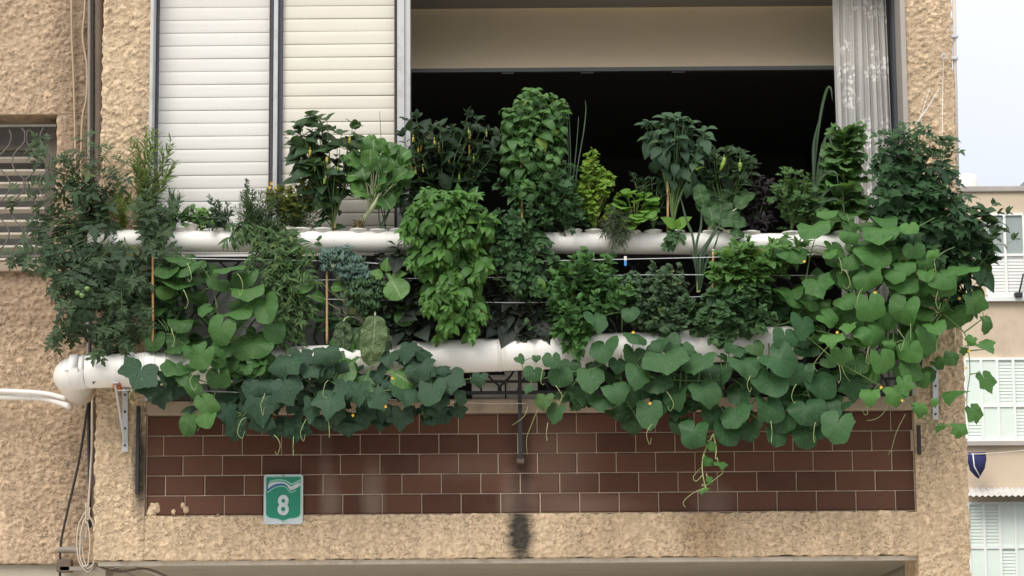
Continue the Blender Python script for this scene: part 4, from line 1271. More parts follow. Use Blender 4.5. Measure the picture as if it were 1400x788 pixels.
def PX(px, py, Y): return np.array(at(px, py, Y))
def rr(a, b): return rnd.uniform(a, b)

class Plant:
    def __init__(s, name, label, cat, base, leafm, stemm='green', group=None):
        s.base = np.array(base)
        s.root = thing(name, label, cat, tuple(base), group)
        s.L, s.S, s.lm, s.sm = FB(), FB(), leafm, stemm
        s.extra = []
    def done(s):
        if s.L.v: s.L.build('foliage', LM[s.lm], s.root)
        if s.S.v: s.S.build('stem', SM[s.sm], s.root)
        return s
    def curve(s, tip, up=.5, n=10, start=None, sag=0.0, side=0.0):
        """Stem from the base, first rising, then leaning over to the tip."""
        b = s.base if start is None else np.array(start)
        tip = np.array(tip); D = tip - b; Ln = np.linalg.norm(D)
        p1 = b + np.array([D[0] * .12 + side, D[1] * .15, up * Ln])
        p2 = tip - np.array([D[0] * .25, D[1] * .25, (.30 - sag) * Ln * (1 if D[2] > 0 else -.5)])
        return [np.array(q) for q in bez(b, p1, p2, tip, n)]
    def flower(s, px, py, Y, size=.009):
        fb = FB(); p = PX(px, py, Y); d0 = nrm([rr(-.5, .5), -1, rr(-.3, .5)])
        u_ = nrm(np.cross(d0, [0, 0, 1]))
        leaf(fb, PETAL, p, u_, d0, size, bend=0, fold=.1, cup=.4)
        fb.build('flower', M_yel, s.root)
    def fruit(s, px, py, Y, L, w, mat, lean=0.0, name='pepper'):
        p = at(px, py, Y); mb = MB()
        pts = [p + Vector((lean * t * t * L, 0, -t * L)) for t in np.linspace(0, 1, 9)]
        mb.tube(pts, w, n=10, rfun=lambda t: w * max(.05, (min(1, t * 5 + .45)) * (1 - t ** 2.2) ** .7))
        mb.tube([p + Vector((0, 0, .014)), p], .0018, n=5)
        mb.build(name, mat, s.root)

def in_ellipse(cx, cy, rx, ry, edge=.0):
    while True:
        a, b = rnd.uniform(-1, 1), rnd.uniform(-1, 1)
        q = a * a + b * b
        if q <= 1 and (edge == 0 or rnd.random() < edge + (1 - edge) * q): return cx + a * rx, cy + b * ry

def herb(name, label, cat, base, Y, blobs, leafm, T, Lpx, stemm='green', W=1.0, seg=70, step=9, droop=.35, up=.45, bend=.6, fold=.18, wave=.0,
         yspread=.07, front=.03, opp=True, sr=.0022, hang=False, wf=9.0, tintr=(.15, .85), group=None, topbright=.25, angle=.9, cupped=None, sag=0.0, big=1.0, jitter=.35, cup_=0.0, twist=0.0):
    """Branching plant. blobs: (cx, cy, rx, ry, n) ellipses in photo pixels that the branch tips fill."""
    P = Plant(name, label, cat, PX(base[0], base[1], base[2] if len(base) > 2 else Y), leafm, stemm, group)
    for bl_ in blobs:
        cx, cy, rx, ry, nb_ = bl_[:5]
        for _ in range(nb_):
            tx, ty = in_ellipse(cx, cy, rx, ry, .45)
            if rnd.random() < .18: k_ = rr(1.15, 1.7); tx, ty = cx + (tx - cx) * k_, cy + (ty - cy) * k_ - 3
            bsz = rr(.72, 1.12)
            yy = Y - front + rnd.uniform(-yspread, yspread)
            tip = PX(tx, ty, yy)
            c = P.curve(tip, up=up * rr(.7, 1.2), n=12, sag=sag, side=rr(-.012, .012))
            tube(P.S, c, sr * rr(.9, 1.3), sr * .45, 5)
            # leaves along the last part of the stem
            cum = np.concatenate([[0], np.cumsum([np.linalg.norm(c[i + 1] - c[i]) for i in range(len(c) - 1)])])
            tot = cum[-1]; seglen = min(seg / 270, tot * .95); st = step / 270
            s0 = tot - seglen; k = 0; az = rr(0, 6.28)
            q = s0
            while q <= tot + 1e-6:
                i = min(len(c) - 2, int(np.searchsorted(cum, q)) - 1); i = max(0, i)
                f = (q - cum[i]) / max(1e-6, cum[i + 1] - cum[i])
                p = c[i] * (1 - f) + c[i + 1] * f; d = nrm(c[i + 1] - c[i])
                rel = (q - s0) / max(seglen, 1e-6)
                e1 = np.cross(d, [.2, -.9, .3]); e1 = nrm(e1); e2 = np.cross(d, e1)
                az += math.pi / 2 if opp else 2.4
                sizes = Lpx / 270 * big * (1.0 if rel < .75 else 1.0 - .55 * (rel - .75) / .25) * rr(.65, 1.2) * bsz
                for w_ in ((0, math.pi) if opp else (0,)):
                    a = az + w_ + rr(-jitter, jitter)
                    out = e1 * math.cos(a) + e2 * math.sin(a)
                    ang = angle * (1 - .55 * max(0, rel - .6) / .4) + rr(-.2, .2)
                    ld = d * math.cos(ang) + out * math.sin(ang) + np.array([rr(-.2, .2), -.10 + rr(-.2, .2), -droop * rr(.2, 1.6)])
                    if hang: ld = ld + np.array([0, 0, -.5])
                    up_n = np.array([rr(-.7, .7), -.85 + rr(-.7, .7), .75]) + d * .3 + out * rr(-.2, .5)
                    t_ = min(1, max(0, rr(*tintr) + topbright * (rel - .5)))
                    if rnd.random() < .025: t_ = rr(1.1, 1.4)
                    leaf(P.L, T, p, ld, up_n, sizes * rr(.9, 1.1), W * rr(.9, 1.1), bend * rr(.5, 1.5), fold, wave, t_, cup_, wf, twist * rr(-1, 1))
                q += st * rr(.8, 1.25); k += 1
            d = nrm(c[-1] - c[-2]); e1 = nrm(np.cross(d, [.2, -.9, .3])); e2 = np.cross(d, e1); a0 = rr(0, 6.28)
            for w_ in range(4 if Lpx < 30 else 3):           # young leaves at the growing tip
                a = a0 + w_ * 1.9; out = e1 * math.cos(a) + e2 * math.sin(a)
                leaf(P.L, T, c[-1] - d * .004 * w_, d * rr(.5, 1.0) + out * rr(.4, .9) + np.array([0, -.1, -droop * .4]), np.array([rr(-.4, .4), -.7, .8]) + d * .2,
                     Lpx / 270 * big * rr(.38, .68), W, bend, fold, wave, min(1, tintr[1] + topbright * .5) * rr(.8, 1.0), cup_, wf)
    P.done()
    return P

def big_leaf(P, T, x, y, w, h_, Y, lean=0.0, tint=.5, stem_to=None, wave=.045, cup=.25, fold=.05, pet=True, roll=0.0):
    """A single large vine leaf at photo pixel (x, y), w by h pixels, its tip pointing down (lean: degrees to the right)."""
    T_w = {CUKE: 1.62, HEART: 1.55, ROUND: 1.72}[T]; T_h = {CUKE: 1.50, HEART: 1.52, ROUND: 1.52}[T]
    L = max(w / T_w, h_ / T_h * .9) / 270 * (13.5 + Y) / 13.5
    tilt = math.acos(max(.25, min(1, (h_ / T_h) / (w / T_w)))) if h_ / T_h < w / T_w else rr(.0, .35)
    Wd = 1.0 if h_ / T_h < w / T_w * 1.15 else max(.6, (w / T_w) / (h_ / T_h * .95))
    a = math.radians(lean) + rr(-.12, .12)
    yaw = rr(-.6, .6) + roll
    n_ = np.array([math.sin(yaw), -math.cos(yaw), 0])
    d_ = np.array([math.sin(a), 0, -math.cos(a)])
    d_ = nrm(d_ - n_ * np.dot(d_, n_))
    ct, st_ = math.cos(tilt), math.sin(tilt)
    n2 = n_ * ct + np.array([0, 0, 1]) * st_ ; n2 = nrm(n2 - d_ * np.dot(n2, d_) * (1 - st_))
    d2 = nrm(d_ * ct + n_ * st_)
    if rnd.random() < .02: tint = rr(1.0, 1.25)
    L *= rr(.86, 1.02)
    c0 = PX(x, y, Y)
    p = c0 - d_ * L * .22 * ct
    leaf(P.L, T, p, d2, n2, L, Wd, rr(.1, 1.3), rr(-.1, .32), wave * rr(.4, 1.6), tint, cup * rr(-.7, .4))
    if pet:
        q = np.array(stem_to) if stem_to is not None else p + np.array([rr(-.05, .05), rr(.10, .16), rr(-.09, .03)])
        D = q - p
        if np.linalg.norm(D) > .16: q = p + D / np.linalg.norm(D) * .16
        tube(P.S, bez(p, p - n2 * .035 + np.array([0, .01, .012]), q + np.array([0, -.02, .03]), q, 6), .0017, .0024, 5)
    return p
# ------------------------------------------------------------------ plants of the upper pipe
UPP = lambda px: (px, uz(px) - 17, UY)       # a planting hole in the upper pipe
LOW = lambda px: (px, lz(px) - 23, LY)

# --- far left
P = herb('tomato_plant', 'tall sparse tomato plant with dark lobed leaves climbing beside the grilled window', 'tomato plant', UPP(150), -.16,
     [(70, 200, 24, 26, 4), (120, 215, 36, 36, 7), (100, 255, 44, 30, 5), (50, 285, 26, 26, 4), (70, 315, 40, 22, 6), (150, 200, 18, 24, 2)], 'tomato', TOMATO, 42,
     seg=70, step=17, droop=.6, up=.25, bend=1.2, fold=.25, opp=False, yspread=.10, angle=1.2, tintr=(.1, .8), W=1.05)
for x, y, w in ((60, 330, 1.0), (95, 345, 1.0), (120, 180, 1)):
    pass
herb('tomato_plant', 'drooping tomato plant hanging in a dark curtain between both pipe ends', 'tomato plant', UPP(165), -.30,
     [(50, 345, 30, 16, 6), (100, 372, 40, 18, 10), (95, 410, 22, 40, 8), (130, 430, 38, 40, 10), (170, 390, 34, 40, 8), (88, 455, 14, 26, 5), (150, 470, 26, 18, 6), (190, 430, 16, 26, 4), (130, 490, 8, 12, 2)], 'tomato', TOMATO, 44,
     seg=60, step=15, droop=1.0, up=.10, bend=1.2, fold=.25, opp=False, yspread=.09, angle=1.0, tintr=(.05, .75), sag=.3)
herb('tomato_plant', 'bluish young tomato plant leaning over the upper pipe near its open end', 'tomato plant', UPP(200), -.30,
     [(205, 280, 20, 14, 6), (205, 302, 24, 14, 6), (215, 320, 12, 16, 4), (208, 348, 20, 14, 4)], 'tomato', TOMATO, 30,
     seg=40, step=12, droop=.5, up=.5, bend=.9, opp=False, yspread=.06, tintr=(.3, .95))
herb('tarragon_plant', 'tall airy narrow-leaved herb against the light window frame post', 'herb', UPP(196), -.13,
     [(185, 195, 24, 18, 7), (215, 200, 22, 22, 7), (228, 235, 12, 26, 4), (180, 245, 22, 30, 4), (205, 270, 24, 24, 3), (238, 215, 8, 16, 3)], 'tarragon', LANCE, 17,
     seg=90, step=7, droop=.0, up=.5, bend=.4, yspread=.07, W=1.25, sr=.0016, tintr=(.2, .9), angle=.8)
herb('dill_plant', 'bright yellow-green feathery dill between tomato and tarragon', 'herb', UPP(168), -.22,
     [(164, 262, 9, 20, 12), (160, 283, 14, 12, 12), (172, 280, 10, 14, 8)], 'dill', NEEDLE, 11, seg=40, step=2.6, droop=-.2, up=.6, W=1.3, yspread=.04, sr=.001, opp=False)
# small seedlings along the first metre
herb('chive_tuft', 'small grassy tuft beside the first white cups', 'herb', UPP(238), -.18, [(240, 278, 11, 14, 12)], 'rosemary', LANCE, 24, seg=26, step=8, droop=-.5, up=.6, W=.5, angle=.35, yspread=.03)
for x, lab, mt in ((228, 'tiny dark seedling nearest the grassy tuft', 'celery'), (262, 'small dark rosette seedling behind the broken white cups', 'celery'), (283, 'small yellowish lettuce seedling left of the grey savory', 'limelet')):
    herb('seedling', lab, 'seedling', UPP(x), -.19, [(x, 292, 14, 6, 7)], mt, SMALL, 17, seg=18, step=7, droop=.5, up=.8, yspread=.04, bend=1.0, W=1.0, group='seedlings in the upper pipe')
herb('savory_bush', 'low grey-green savory bush left of the rosemary', 'herb', UPP(303), -.22, [(302, 288, 18, 14, 22), (300, 305, 14, 8, 8)], 'savory', SMALL, 9, seg=30, step=4, droop=.0, W=.8, yspread=.06, sr=.0012)
herb('rosemary_bush', 'dense dark rosemary bush in front of the left shutter', 'herb', UPP(348), -.20, [(350, 280, 30, 24, 44), (345, 305, 26, 14, 20), (372, 288, 16, 20, 14)], 'rosemary', NEEDLE, 12, seg=44, step=2.8, droop=-.2, up=.55, W=1.6, yspread=.08, sr=.0012, opp=True)
herb('seeding_herb', 'thin upright seeding herb rising behind the rosemary', 'herb', UPP(338), -.12, [(339, 250, 5, 6, 4), (345, 266, 10, 8, 4)], 'savory', SMALL, 7, seg=44, step=4.5, droop=0, up=.5, yspread=.02, sr=.0012)
herb('lavender_bush', 'second low needle-leaved bush between rosemary and yellow pepper', 'herb', UPP(405), -.16, [(402, 290, 24, 20, 34), (428, 296, 14, 16, 14)], 'rosemary', NEEDLE, 13, seg=44, step=3, droop=-.2, up=.55, W=1.5, yspread=.07, sr=.0012)
Pm = herb('marigold_plant', 'yellowish marigold plant with one orange flower before the shutter stile', 'flower', UPP(388), -.15, [(388, 268, 20, 12, 9), (405, 262, 16, 12, 6), (372, 262, 8, 8, 3), (420, 270, 12, 14, 5)], 'marigold', SMALL, 15, seg=30, step=7, droop=.2, yspread=.05)
for q in ((371, 251), (369, 256), (376, 258)): Pm.flower(*q, -.20, .011)
herb('trailing_herb', 'narrow-leaved herb spilling over the upper pipe below the rosemary', 'herb', UPP(335), -.31, [(318, 330, 14, 14, 4), (345, 322, 20, 14, 6), (370, 335, 16, 16, 5), (400, 335, 12, 10, 2)], 'hyssop', LANCE, 20, seg=50, step=8, droop=.4, up=.25, W=1.2, bend=1.0, yspread=.02)

# --- pepper, pak choi, chilli
P = herb('pepper_plant', 'broad-leaved pepper plant with yellow-green fruits before the second shutter', 'pepper plant', UPP(455), -.17,
     [(398, 205, 12, 18, 4), (405, 180, 14, 14, 4), (430, 170, 22, 12, 5), (492, 200, 10, 14, 3), (448, 180, 26, 20, 6), (425, 205, 20, 22, 6), (460, 205, 34, 24, 8), (440, 235, 34, 22, 7), (470, 250, 30, 26, 5), (440, 270, 18, 22, 3), (480, 185, 18, 12, 3)], 'pepper', BROAD, 30,
     seg=50, step=17, droop=.4, up=.4, bend=.8, fold=.15, opp=False, yspread=.10, sr=.003, angle=1.1, tintr=(.1, .8), W=.95)
for (x, y) in ((424, 205), (447, 215), (449, 228), (444, 244), (470, 195), (478, 188), (430, 225), (462, 228)):
    P.fruit(x, y, -.28 + rr(-.02, .02), .045 * rr(.6, 1.1), .008, M_pepy if rnd.random() < .5 else M_pepg, rr(-.2, .2))
P = Plant('pak_choi', 'upright bright green leaf cabbage with thick white stalk', 'cabbage', PX(*UPP(491)), 'lettuce', 'white')
base = P.base
for k in range(62):
    tx, ty = in_ellipse(519, 238, 34, 40, .5); Y = -.24 + rr(-.10, .08)
    if ty > 255 and tx < 495: continue
    tip = PX(tx, ty, Y); hub = base + (PX(519, 262, -.24) - base) * rr(.55, 1.0)
    d = nrm(tip - hub); L_ = rr(26, 38) / 270
    tube(P.S, bez(base + np.array([rr(-.01, .01), rr(-.01, .01), .01]), base + (hub - base) * .5, hub, tip - d * L_ * .5, 8), .0055, .0025, 6)
    leaf(P.L, SPOON, tip - d * L_ * .6, d + np.array([rr(-.35, .35), rr(-.4, .1), rr(-.3, .2)]), np.array([rr(-.5, .5), -1, .6]), L_, 1.15, rr(.2, 1.5), .2, .07, rr(.05, .95), rr(-.3, .4), 12)
tube(P.S, spline([base, base + np.array([.02, 0, .05]), PX(515, 275, -.28), PX(525, 250, -.27)], 5), .016, .006, 8)
P.done()
rb = FB()
for _ in range(40):
    p = base + np.array([rr(-.02, .03), rr(-.03, .0), rr(0, .05)])
    tube(rb, [p, p + np.array([rr(-.02, .02), -.02, rr(-.02, .02)])], .004, .002, 4)
rb.build('leaf_scars', stem_mat('brown_scar', (.22, .16, .07)), P.root)
def onion(name, label, base, tips, mat='leek', r0=.004, stem='pale', w=1.0):
    P = Plant(name, label, 'onion', PX(*base), mat, stem)
    for t_ in tips:
        pts = [np.array(PX(*q)) for q in t_]
        c = spline([P.base + np.array([rr(-.012, .012), rr(-.01, .01), 0])] + pts, 6)
        tube(P.L, c, r0 * w, r0 * .3 * w, 7, rr(.3, .9))
    return P.done()
onion('chive_spike', 'single thin onion spike sticking up behind the pak choi', UPP(528), [[(524, 250, -.14), (521, 190, -.14), (519, 152, -.14)], [(518, 260, -.12), (528, 200, -.12)]], r0=.0035)
onion('spring_onion', 'few dark onion leaves between pak choi and chilli', UPP(520), [[(530, 290, -.2), (540, 262, -.2)], [(518, 290, -.2), (522, 258, -.2)], [(535, 285, -.2), (552, 275, -.22)]], r0=.005)
P = herb('chilli_plant', 'dark chilli bush carrying yellow and orange pods in front of the black room', 'pepper plant', UPP(605), -.12,
     [(565, 195, 20, 22, 9), (590, 185, 24, 18, 10), (620, 195, 26, 22, 10), (650, 170, 14, 18, 5), (660, 190, 22, 16, 7), (575, 235, 24, 26, 10), (615, 235, 30, 22, 10), (650, 220, 18, 24, 6), (555, 265, 14, 20, 5), (625, 255, 24, 14, 5)], 'pepperd', OVATE, 25, W=1.35,
     seg=55, step=10, droop=.3, up=.5, bend=.6, opp=False, yspread=.10, sr=.0026, tintr=(.1, .85))
for k, (x, y) in enumerate(((565, 188), (572, 203), (576, 198), (566, 216), (578, 228), (568, 232), (573, 243), (574, 262), (562, 226), (594, 192), (641, 178), (642, 203), (648, 214), (613, 216), (628, 238), (648, 238), (665, 180), (600, 200), (632, 214))):
    P.fruit(x, y, -.22 + rr(-.03, .03), .036 * rr(.6, 1.2), .0056, (M_pepy, M_pepy, M_pepo, M_pepg)[k % 4] if x < 590 else (M_pepg, M_pepy)[k % 2], rr(-.2, .2))

# --- basils
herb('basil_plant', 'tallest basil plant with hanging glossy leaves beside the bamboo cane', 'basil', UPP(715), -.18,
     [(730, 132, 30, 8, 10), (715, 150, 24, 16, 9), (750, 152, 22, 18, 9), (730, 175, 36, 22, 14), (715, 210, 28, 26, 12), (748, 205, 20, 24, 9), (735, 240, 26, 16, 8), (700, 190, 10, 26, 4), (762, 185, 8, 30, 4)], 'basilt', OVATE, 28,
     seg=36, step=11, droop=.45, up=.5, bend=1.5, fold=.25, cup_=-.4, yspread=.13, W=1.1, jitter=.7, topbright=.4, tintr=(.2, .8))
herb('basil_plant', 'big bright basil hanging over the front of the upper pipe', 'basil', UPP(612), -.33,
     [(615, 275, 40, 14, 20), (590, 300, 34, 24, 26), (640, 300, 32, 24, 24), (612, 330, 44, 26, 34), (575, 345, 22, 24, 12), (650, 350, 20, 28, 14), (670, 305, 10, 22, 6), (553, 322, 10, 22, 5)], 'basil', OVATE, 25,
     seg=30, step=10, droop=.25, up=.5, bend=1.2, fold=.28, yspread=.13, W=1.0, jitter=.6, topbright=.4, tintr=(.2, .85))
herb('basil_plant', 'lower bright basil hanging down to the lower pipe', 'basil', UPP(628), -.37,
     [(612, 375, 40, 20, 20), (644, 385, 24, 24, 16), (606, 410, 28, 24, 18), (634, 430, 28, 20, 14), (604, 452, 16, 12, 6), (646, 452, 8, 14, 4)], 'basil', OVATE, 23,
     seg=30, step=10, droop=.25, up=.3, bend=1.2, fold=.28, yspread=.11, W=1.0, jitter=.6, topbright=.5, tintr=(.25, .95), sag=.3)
# --- parsley, onions, lime basil ...
herb('parsley_plant', 'wide mid-green parsley right of the tall cane', 'parsley', UPP(745), -.24,
     [(730, 262, 34, 18, 16), (765, 255, 32, 18, 16), (750, 285, 44, 18, 22), (775, 300, 26, 14, 8), (715, 290, 24, 22, 10), (770, 235, 20, 12, 6)], 'parsley', CELERY, 21, seg=24, step=8, droop=.25, up=.7, bend=.6, opp=False, yspread=.08, sr=.0016, tintr=(.15, .95))
herb('marjoram_plant', 'dense small-leaved herb hanging below the parsley over the upper pipe', 'herb', UPP(700), -.33,
     [(690, 300, 24, 18, 12), (712, 325, 34, 22, 20), (695, 350, 26, 22, 14), (735, 350, 26, 24, 16), (720, 385, 26, 22, 14), (745, 400, 14, 18, 6), (675, 325, 12, 22, 6)], 'parsley', MINT, 16, seg=36, step=7, droop=.1,jitter=.7,  up=.25, bend=.7, yspread=.06, W=1.3, sr=.0014, tintr=(.2, .95))
onion('spring_onion', 'tall thin grey onion leaves standing right of the tallest basil', UPP(778), [[(778, 250, -.15), (776, 180, -.15), (773, 136, -.15)], [(780, 240, -.17), (779, 180, -.17), (776, 140, -.17)], [(788, 240, -.15), (798, 180, -.15), (801, 150, -.15), (800, 138, -.16)], [(784, 240, -.16), (789, 190, -.16), (791, 160, -.16)]], r0=.0046)
herb('lime_basil', 'lime-green small-leaved basil bush on a thick pale stalk', 'basil', UPP(812), -.18,
     [(810, 213, 8, 8, 5), (808, 230, 14, 12, 10), (824, 242, 12, 10, 8), (812, 255, 24, 16, 20), (815, 275, 22, 12, 12), (800, 245, 8, 14, 5)], 'lime', MINT, 11, stemm='lime', seg=20, step=4, droop=-.1, up=.3, yspread=.08, W=2.0, opp=False, jitter=1.5, angle=1.3, bend=1.2, sr=.0015, fold=.2, wave=.05)
tb = MB(); tb.tube([at(812, 318, -.2), at(813, 300, -.2), at(811, 280, -.19), at(813, 255, -.18)], .012, .007, n=8)
tb.build('stalk', SM['lime'], bpy.data.objects['lime_basil'])
herb('fennel_tuft', 'grey-green feathery tuft drooping over the upper pipe beside lime basil', 'herb', UPP(845), -.30,
     [(848, 292, 18, 14, 22), (850, 312, 22, 16, 26), (840, 330, 14, 14, 12)], 'feather', NEEDLE, 13, seg=34, step=3, droop=.1, up=.6, W=1.1, yspread=.05, sr=.0009)
P = Plant('lettuce_head', 'loose bright lime-green lettuce head in the upper pipe', 'lettuce', PX(*UPP(868)), 'limelet', 'lime')
for k in range(34):
    tx, ty = in_ellipse(868, 272, 26, 30, .5); Y = -.26 + rr(-.08, .06)
    tip = PX(tx, ty, Y); d = nrm(tip - P.base); m = P.base + (tip - P.base) * .62
    tube(P.S, bez(P.base, P.base + np.array([0, 0, .05]), m - d * .02, m, 6), .0035, .002, 5)
    leaf(P.L, SPOON, m, d + np.array([rr(-.3, .3), -.35, rr(-.4, .1)]), np.array([rr(-.2, .2), -.6, 1]), rr(22, 30) / 270, 1.15, rr(.5, 1.2), .1, .03, rr(.2, 1), -.2)
P.done()
herb('pepper_plant', 'low dark small-leaved pepper behind the lime lettuce', 'pepper plant', UPP(893), -.14, [(875, 245, 20, 8, 5), (895, 260, 22, 14, 8), (898, 285, 14, 16, 7), (880, 255, 12, 10, 4)], 'pepperd', OVATE, 16, seg=36, step=10, droop=.3, yspread=.05, opp=False)

# --- wilting pepper, chard, purple basil, celery, leek, romaine
herb('pepper_plant', 'wilting pepper plant with limp hanging leaves on a reddish cane', 'pepper plant', UPP(920), -.19,
     [(900, 172, 18, 10, 5), (918, 165, 16, 8, 5), (940, 170, 22, 10, 5), (905, 195, 20, 16, 5), (945, 195, 20, 18, 5), (930, 215, 26, 16, 5), (955, 185, 12, 14, 3)], 'wilt', OVATE, 29,
     seg=34, step=12, droop=.9, up=.6, bend=1.1, fold=.22, opp=False, yspread=.07, sr=.003, angle=1.2, W=1.15, hang=True)
Pw = Plant('spinach_seedling', 'two round glossy leaves above a cup beneath the wilting pepper', 'seedling', PX(*UPP(927)), 'limelet')
for (x, y, w, dx) in ((914, 303, 26, -1), (935, 301, 26, 1), (925, 296, 14, .2)):
    leaf(Pw.L, BROAD, PX(924 , 311, -.24), nrm([dx * .8, -.4, .5]), np.array([-dx * .3, -.9, .7]), w / 270, 1.25, .3, .05, .0, .8, .1)
tube(Pw.S, [Pw.base, PX(925, 309, -.24)], .003, .002); Pw.done()
herb('creeping_herb', 'tiny trailing dark-leaved herb hanging from a cup under the spinach leaves', 'herb', UPP(920), -.30, [(918, 330, 4, 12, 3), (928, 335, 8, 8, 2), (915, 345, 5, 6, 2)], 'mintd', SMALL, 12, seg=40, step=7, droop=.4, up=.2, W=1.2, yspread=.02)
P = herb('pepper_plant', 'green pepper plant with pale green chillies above the chard', 'pepper plant', UPP(990), -.16,
     [(975, 225, 20, 14, 7), (990, 212, 24, 8, 7), (1015, 222, 24, 8, 6), (1000, 235, 26, 14, 7), (965, 245, 12, 14, 4), (1030, 222, 10, 4, 2)], 'pepper', OVATE, 24, seg=34, step=12, droop=.3, up=.6, opp=False, yspread=.07)
for (x, y, l_, ln) in ((990, 215, .075, -.35), (1012, 222, .05, -.1), (988, 222, .045, -.4)): P.fruit(x, y, -.25, l_, .011, M_pepg, ln)
pk = at(951, 232, -.25); mb = MB(); mb.tube([pk, pk + Vector((.025, 0, .012)), pk + Vector((.045, 0, .012))], .008, .002, n=8); mb.build('pepper', M_pepg, P.root)
P = Plant('chard_plant', 'chard with broad leaves on pale upright stalks', 'chard', PX(*UPP(973)), 'chard', 'white')
for (x, y, L_, Y, dx) in ((958, 265, 40, -.28, -.3), (985, 275, 62, -.24, .0), (1003, 272, 62, -.20, .35), (1018, 268, 44, -.26, .6), (1003, 300, 50, -.3, .8), (972, 288, 46, -.3, -.1), (990, 250, 46, -.18, .15), (1010, 318, 26, -.31, .9), (960, 282, 30, -.26, -.6)):
    b = P.base + np.array([rr(-.02, .02), rr(-.02, .02), 0]); c = PX(x, y, Y)
    d = nrm(np.array([dx, -.1, 1.0 if y < 295 else .0])); m = c - d * L_ / 270 * .45
    tube(P.S, bez(b, b + np.array([0, 0, .06]), m - d * .02, m + d * .01 + np.array([0, .006, 0]), 8), .007, .0028, 6)
    leaf(P.L, SAVOY, m, d, np.array([rr(-.4, .4), -1, .35]), L_ / 270 * .8, .95, rr(.5, 1.3), .22, .05, rr(.0, .6), .1, 14, blister=.014)
P.done()
herb('purple_basil', 'dark purple basil nearly lost against the black room', 'basil', UPP(1035), -.12, [(1035, 250, 22, 14, 12), (1040, 280, 22, 22, 20), (1032, 300, 18, 12, 8)], 'purple', OVATE, 15, stemm='dark', seg=34, step=7, droop=.3, yspread=.06, cup_=-.4)
herb('celery_plant', 'mid-green celery left of the tall leek', 'celery', UPP(1082), -.18, [(1082, 245, 20, 10, 8), (1068, 262, 16, 12, 6), (1098, 255, 22, 14, 8), (1085, 280, 26, 18, 10), (1105, 285, 16, 20, 6)], 'celery', CELERY, 24, seg=26, step=10, droop=.3, up=.7, opp=False, yspread=.07, sr=.002)
def strapplant(name, label, base, leaves, mat, w, cat='leek'):
    P = Plant(name, label, cat, PX(*base), mat, 'pale')
    for pts in leaves:
        c = spline([P.base + np.array([rr(-.006, .006), rr(-.006, .006), 0])] + [PX(*q) for q in pts], 7)
        c = np.array([tuple(p) for p in c]); m = len(c)
        D = np.gradient(c, axis=0); D /= np.linalg.norm(D, axis=1, keepdims=True)
        X = np.cross(D, [.2, -1, .1]); X /= np.maximum(np.linalg.norm(X, axis=1, keepdims=True), 1e-6)
        N_ = np.cross(X, D)
        tt = np.linspace(0, 1, m); ww = (w * (.75 + .5 * np.sin(math.pi * np.minimum(1, tt * .9))) * (1 - tt ** 5) + .0006)[:, None]
        V = np.stack([c - X * ww + N_ * ww * .35, c, c + X * ww + N_ * ww * .35], 1).reshape(-1, 3)
        i = np.arange(m - 1)[:, None] * 3; k = np.arange(2)[None, :]
        lo = np.stack([i + k, i + k + 1, i + k + 4, i + k + 3], -1).reshape(-1)
        P.L.put(V, np.stack([np.tile([-1, 0, 1], m), np.repeat(tt, 3)], 1).astype(float), rr(.3, .8), lo, np.full((m - 1) * 2, 4))
    tube(P.S, [P.base, P.base + np.array([0, 0, .05]), P.base + np.array([.003, 0, .10])], .010, .007, 8)
    return P.done()
strapplant('leek_plant', 'tall leek with one leaf tip bent over, left of the lace curtain', UPP(1112), [
    [(1113, 240, -.2), (1117, 190, -.2), (1124, 145, -.2), (1131, 121, -.21), (1136, 122, -.22), (1138, 138, -.23)], [(1112, 240, -.22), (1112, 200, -.22), (1118, 168, -.22)],
    [(1116, 250, -.22), (1122, 210, -.23), (1130, 187, -.24), (1136, 196, -.25), (1140, 225, -.26)], [(1118, 250, -.24), (1128, 215, -.25), (1134, 200, -.26)], [(1115, 260, -.26), (1128, 238, -.28), (1142, 236, -.29), (1146, 252, -.3)],
    [(1120, 275, -.27), (1136, 258, -.29), (1150, 262, -.30), (1154, 275, -.3)], [(1120, 285, -.28), (1138, 272, -.3), (1152, 280, -.31), (1154, 300, -.31)]], 'leek', .0052)
strapplant('leek_plant', 'grey-green leek leaves fanning down across the upper pipe under the wilting pepper', (955, 400, -.30), [
    [(948, 330, -.31), (938, 300, -.31), (930, 268, -.30)], [(952, 340, -.32), (958, 310, -.31), (959, 285, -.3)], [(962, 350, -.32), (975, 322, -.32), (987, 302, -.32)], [(958, 350, -.33), (968, 330, -.33), (984, 305, -.33)],
    [(965, 360, -.32), (976, 340, -.32), (985, 312, -.31)], [(950, 360, -.31), (944, 340, -.31)], [(956, 372, -.34), (957, 350, -.34), (960, 340, -.34)]], 'leek', .0048)
P = Plant('romaine_lettuce', 'tall bolting romaine lettuce in front of the lace curtain', 'lettuce', PX(*UPP(1150)), 'romaine', 'lime')
top = PX(1155, 185, -.2)
tube(P.S, bez(P.base, P.base + np.array([.0, 0, .2]), top - np.array([0, 0, .15]), top, 10), .014, .006, 8)
for k in range(92):
    t = rr(.10, 1.0); p = P.base * (1 - t) + top * t; a = rr(0, 6.28)
    L_ = (52 - 18 * t) / 270 * rr(.75, 1.1)
    out = np.array([math.cos(a) * .9, math.sin(a) * .7 - .25, .35 + .5 * t - (.5 if t < .5 and rnd.random() < .35 else 0)])
    leaf(P.L, LONGL, p, out, np.array([rr(-.3, .3), -.8, 1]), L_, 1.7, rr(.6, 1.7), .15, .06, rr(.0, .6) + .3 * t, 0, 13)
P.done()

